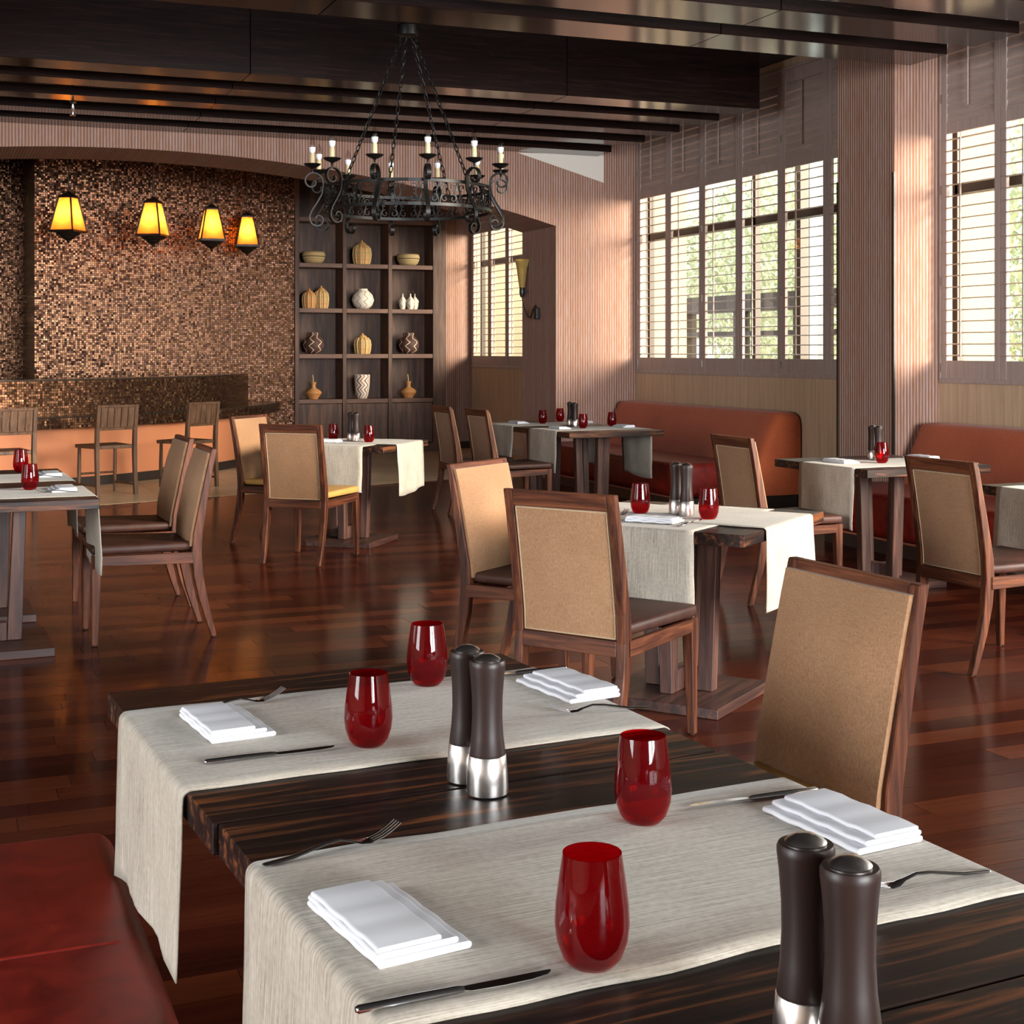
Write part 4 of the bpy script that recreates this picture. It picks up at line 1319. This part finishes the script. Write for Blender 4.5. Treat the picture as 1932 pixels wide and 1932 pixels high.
def build_napkin():
    m = MB()
    L, W = 0.205, 0.118
    lay = [(0, 0.0, L, W, 0.0085), (0.0082, 0.016, L - 0.005, W - 0.016, 0.0070), (0.0148, 0.036, L - 0.012, W - 0.038, 0.0070)]
    for z, y0, l, wd, h in lay:
        rings = []
        n = 10
        for i in range(n + 1):
            x = -l / 2 + l * i / n
            sag = 0.0010 * math.sin(i * 1.9 + z * 300)
            top = z + h + sag
            ya, yb_ = -W / 2 + y0, -W / 2 + y0 + wd
            r = h / 2
            prof = []
            for k in range(7):
                a = PI / 2 + PI * k / 6
                prof.append((ya + r + r * math.cos(a), z + r + sag + r * math.sin(a)))
            for k in range(7):
                a = -PI / 2 + PI * k / 6
                prof.append((yb_ - r + r * math.cos(a), z + r + sag + r * math.sin(a)))
            rings.append([(x, a, b) for a, b in prof])
        m.loft(rings)
    o = m.build('napkin', 'napkin', None, True, angle=60)
    return o
def loft_section(m, secs):
    rings = []
    for x, z, w_, h in secs:
        rings.append([(x, w_ * math.cos(2 * PI * k / 8), z + h * math.sin(2 * PI * k / 8)) for k in range(8)])
    m.loft(rings)
def build_fork():
    m = MB()
    # handle at -x, tines at +x; 0.205 long
    loft_section(m, [(-0.102, 0.0030, 0.0035, 0.0014), (-0.098, 0.0028, 0.0062, 0.0020), (-0.06, 0.0045, 0.0056, 0.0022), (-0.01, 0.0125, 0.0036, 0.0022), (0.012, 0.0135, 0.0030, 0.0020), (0.030, 0.0085, 0.0040, 0.0018), (0.042, 0.0045, 0.0092, 0.0014), (0.054, 0.0040, 0.0118, 0.0012), (0.060, 0.0048, 0.0118, 0.0011)])
    for k in range(4):
        y_ = -0.0096 + k * 0.0064
        secs = [(0.058, 0.0046), (0.075, 0.0085), (0.090, 0.0150), (0.103, 0.0225)]
        rings = []
        for i, (x, z) in enumerate(secs):
            w_ = 0.0017 - 0.0003 * i
            rings.append([(x, y_ - w_, z - 0.0009), (x, y_ + w_, z - 0.0009), (x, y_ + w_, z + 0.0009), (x, y_ - w_, z + 0.0009)])
        m.loft(rings)
    return m.build('fork', 'steel', None, True, angle=50)
def build_knife():
    t = bpy.data.objects.new('table_knife', None); t.empty_display_size = 0.05; COL.objects.link(t)
    m = MB()
    loft_section(m, [(-0.112, 0.0045, 0.0030, 0.0028), (-0.109, 0.0045, 0.0062, 0.0044), (-0.05, 0.0048, 0.0066, 0.0046), (0.0, 0.0046, 0.0058, 0.0040), (0.008, 0.0044, 0.0040, 0.0030)])
    m.build('handle', 'steel', t, True, angle=50)
    m = MB(); rings = []
    for x, a, b in ((0.0085, -0.004, 0.004), (0.015, -0.0075, 0.0045), (0.05, -0.0095, 0.0045), (0.085, -0.0085, 0.0045), (0.105, -0.004, 0.0044), (0.112, 0.002, 0.0042)):
        rings.append([(x, a, 0.0037), (x, b, 0.0032), (x, b, 0.0052), (x, a, 0.0043)])
    m.loft(rings).build('blade', 'steel', t, True, angle=50)
    return t
PRO = {'glass': build_glass(), 'mill': build_mill(), 'napkin': build_napkin(), 'fork': build_fork(), 'knife': build_knife()}
first = set()
def put(kind, label, cat, x, y, deg=0.0, z=ZT, group=None):
    o = PRO[kind] if kind not in first else copy_tree(PRO[kind])
    first.add(kind)
    o.location = (x, y, z); o.rotation_euler = (0, 0, R(deg))
    tag(o, label, cat, group)
    return o
GL = 'red stemless glasses'
for lab, x, y in (('red stemless glass furthest back on the foreground tables', 0.94, 2.748), ('red stemless glass left of the two pepper mills in the foreground', 0.702, 2.366),
                  ('red stemless glass right of the mills, on the front runner edge', 0.956, 1.831), ('largest red stemless glass, nearest the camera on the front runner', 0.681, 1.426),
                  ('left red glass on the middle table, before the mills', 2.75, 5.292), ('right red glass on the middle table', 2.911, 5.006),
                  ('left red glass on the table before the shelves', 2.832, 10.476), ('right red glass on the table before the shelves', 3.011, 10.136),
                  ('leftmost red glass on the far booth table', 5.291, 12.147), ('second red glass from left on the far booth table, behind', 5.60, 12.44),
                  ('red glass just right of the mills on the far booth table', 5.295, 11.274), ('rightmost red glass on the far booth table', 5.689, 11.50),
                  ('red glass half hidden behind the mills on the table by the pillar', 5.594, 7.52), ('front red glass on the table beside the pillar', 5.338, 7.11),
                  ('rear red glass on the left table pair', 0.472, 8.40), ('front red glass on the left table pair', 0.455, 7.33)):
    put('glass', lab, 'glass', x, y, 0, ZT, GL)
for lab, x, y, z in (('left rear pepper mill of the pair in the foreground centre', 0.795, 2.128, TZ + 0.0005), ('right front pepper mill of the pair in the foreground centre', 0.800, 2.052, TZ + 0.0005),
                     ('left pepper mill of the large pair at the bottom right corner', 0.790, 1.172, TZ + 0.0005), ('right pepper mill of the large pair at the bottom right corner', 0.793, 1.104, TZ + 0.0005),
                     ('left pepper mill on the middle table', 2.873, 5.205, ZT + 0.003), ('right pepper mill on the middle table', 2.880, 5.131, ZT + 0.003),
                     ('left pepper mill on the table before the shelves', 2.940, 10.366, ZT + 0.003), ('right pepper mill on the table before the shelves', 2.956, 10.286, ZT + 0.003),
                     ('left pepper mill on the far booth table', 5.407, 11.79, ZT), ('right pepper mill on the far booth table', 5.415, 11.70, TZ + 0.0005),
                     ('left pepper mill on the table beside the pillar', 5.463, 7.373, ZT), ('right pepper mill on the table beside the pillar', 5.447, 7.288, ZT)):
    put('mill', lab, 'pepper mill', x, y, random.uniform(0, 360), z, 'dark wood pepper mills with steel bases')
NK = 'folded white napkins'
for lab, x, y, d in (('folded white napkin at the left of the farther foreground runner', 0.499, 2.583, 96), ('folded white napkin at the right of the farther foreground runner', 1.187, 2.603, -82),
                     ('folded white napkin at the left of the front runner, largest in view', 0.501, 1.613, 98), ('folded white napkin at the right end of the front runner by the chair', 1.208, 1.706, -84),
                     ('folded white napkin on the middle table', 2.667, 5.01, 128), ('folded white napkin on the table before the shelves', 2.735, 10.30, 141),
                     ('leftmost white napkin on the far booth table', 5.103, 12.28, 93), ('white napkin above the second hanging runner on the far booth table', 5.085, 11.30, 93),
                     ('white napkin behind the right glass on the far booth table', 5.70, 12.15, -87), ('rightmost white napkin on the far booth table', 5.72, 11.33, -87),
                     ('folded white napkin on the table beside the pillar', 5.140, 7.25, 94), ('white napkin at the booth side of the table beside the pillar', 5.78, 7.30, -86),
                     ('rear white napkin on the left table pair', 0.600, 8.11, -88), ('front white napkin on the left table pair', 0.598, 7.24, -88)):
    put('napkin', lab, 'napkin', x, y, d, ZT + (0.003 if 'middle' in lab or 'shelves' in lab else 0), NK)
def ends(kind, lab, cat, a, b, grp, z=ZT):
    """a = handle end, b = tip, on the table plane"""
    x, y = (a[0] + b[0]) / 2, (a[1] + b[1]) / 2
    put(kind, lab, cat, x, y, math.degrees(math.atan2(b[1] - a[1], b[0] - a[0])), z, grp)
FK, KN = 'steel table forks', 'steel table knives'
ends('fork', 'steel fork under the napkin on the farther foreground runner', 'fork', (0.436, 2.697), (0.646, 2.745), FK)
ends('fork', 'steel fork beside the right napkin on the farther foreground runner', 'fork', (1.257, 2.405), (1.082, 2.436), FK)
ends('fork', 'steel fork above the left napkin on the front runner', 'fork', (0.406, 1.860), (0.608, 1.905), FK)
ends('fork', 'steel fork right of the mills at the end of the front runner', 'fork', (1.27, 1.481), (1.088, 1.487), FK)
ends('fork', 'steel fork left of the napkin on the middle table', 'fork', (2.517, 5.13), (2.67, 5.26), FK, ZT + 0.003)
ends('fork', 'steel fork beside the rear napkin on the left table pair', 'fork', (0.66, 8.00), (0.46, 8.02), FK)
ends('fork', 'steel fork beside the front napkin on the left table pair', 'fork', (0.66, 7.12), (0.46, 7.14), FK)
ends('fork', 'steel fork on the runner at the right edge', 'fork', (5.05, 5.30), (5.25, 5.31), FK)
ends('knife', 'steel knife left of the glass on the farther foreground runner', 'knife', (0.42, 2.356), (0.641, 2.366), KN)
ends('knife', 'steel knife behind the right napkin on the farther foreground runner', 'knife', (1.255, 2.764), (1.04, 2.758), KN)
ends('knife', 'steel knife nearest the camera on the front runner', 'knife', (0.406, 1.412), (0.628, 1.419), KN)
ends('knife', 'steel knife in front of the mustard chair on the front runner', 'knife', (1.27, 1.851), (1.044, 1.857), KN)
ends('knife', 'steel knife right of the napkin on the middle table', 'knife', (2.683, 4.822), (2.86, 4.969), KN, ZT + 0.003)

# ================================================================== OUTSIDE THE WINDOWS
g = MB().box(7.66, 60, -40, 70, -0.3, -0.05).build('terrace', 'pale_stone'); tag(g, 'pale paved terrace outside the shuttered windows', 'terrace')
wv = MB(); wv.box(7.70, 8.42, 15.0, 15.25, -0.05, 5.2)
o = wv.build('garden_wall', 'cream'); tag(o, 'cream rendered wall standing outside the far end of the window', 'wall')
wv = MB(); wv.box(7.70, 8.55, 9.75, 9.95, -0.05, 5.2)
o = wv.build('garden_wall', 'cream'); tag(o, 'cream rendered wall fin outside beside the ribbed pillar', 'wall')
wv = MB(); wv.box(7.70, 9.6, 20.4, 20.6, -0.05, 5.2)
o = wv.build('garden_wall', 'cream'); tag(o, 'cream rendered wall outside the bay window behind the arch', 'wall')
pg = thing('pergola', 'dark timber pergola on the terrace outside the windows', 'pergola', (0, 0, 0))
for yv in (14.5, 16.2, 17.9, 19.6, 21.3, 23.0):
    MB().box(11.9, 12.1, yv - 0.09, yv + 0.09, -0.05, 2.05).build('post', 'alu', pg)
MB().box(11.85, 12.15, 14.0, 23.6, 2.05, 2.32).build('beam', 'alu', pg)
MB().box(11.88, 12.12, 14.0, 23.6, 1.66, 1.74).build('rail', 'alu', pg)
fr = thing('sliding_doors', 'grey blue folded door leaves standing outside the window', 'door', (0, 0, 0))
MB().box(8.06, 8.16, 12.05, 12.15, -0.05, 3.6).build('post', 'alu', fr)
for xa, xb in ((8.17, 8.27), (8.31, 8.40)):
    MB().box(xa, xb, 12.05, 12.10, 0.0, 3.6).build('stile', 'blue_frame', fr)
MB().box(8.272, 8.308, 12.05, 12.09, 0.0, 3.6).build('gap_shade', 'black', fr)  # black strip standing in for the shaded gap between the leaves
def tree(label, x, y, z0, rx, rz, n, seed):
    rg = random.Random(seed)
    t = thing('garden_tree', label, 'tree', (x, y, -0.05), 0, 'garden trees')
    MB().tube([(0, 0, 0), (0.05, 0.03, z0), (0.0, 0.1, z0 + rz)], [0.16, 0.11, 0.05], 8).build('trunk', 'bark', t, True)
    m = MB()
    for i in range(n):
        while True:
            p = Vector((rg.uniform(-1, 1), rg.uniform(-1, 1), rg.uniform(-1, 1)))
            if p.length < 1:
                break
        p = Vector((p.x * rx, p.y * rx, z0 + rz * 0.8 + p.z * rz))
        s = rg.uniform(0.035, 0.065)
        q = Vector((rg.uniform(-1, 1), rg.uniform(-1, 1), rg.uniform(-1, 1))).normalized()
        r_ = q.orthogonal().normalized() * s; b_ = q.cross(r_)
        m.add([p - r_ * 1.3, p - b_ * 0.6, p + r_ * 1.3, p + b_ * 0.6], [(0, 1, 2, 3)])
    o = m.build('foliage', 'leaf', t); o['kind'] = 'stuff'
tree('loose pale green tree seen through the far window louvres', 15.2, 22.2, 1.1, 2.6, 2.2, 16000, 1)
tree('pale green tree behind the pergola', 18.5, 27.5, 1.2, 3.2, 2.6, 14000, 2)
tree('pale green tree outside the right hand window', 14.8, 16.2, 1.0, 2.4, 2.3, 16000, 3)
tree('pale green tree seen through the bay window behind the arch', 13.0, 33.5, 1.0, 3.4, 2.6, 9000, 4)
tree('pale green tree beyond the terrace near the right edge', 20.6, 12.0, 1.0, 2.8, 2.5, 9000, 5)
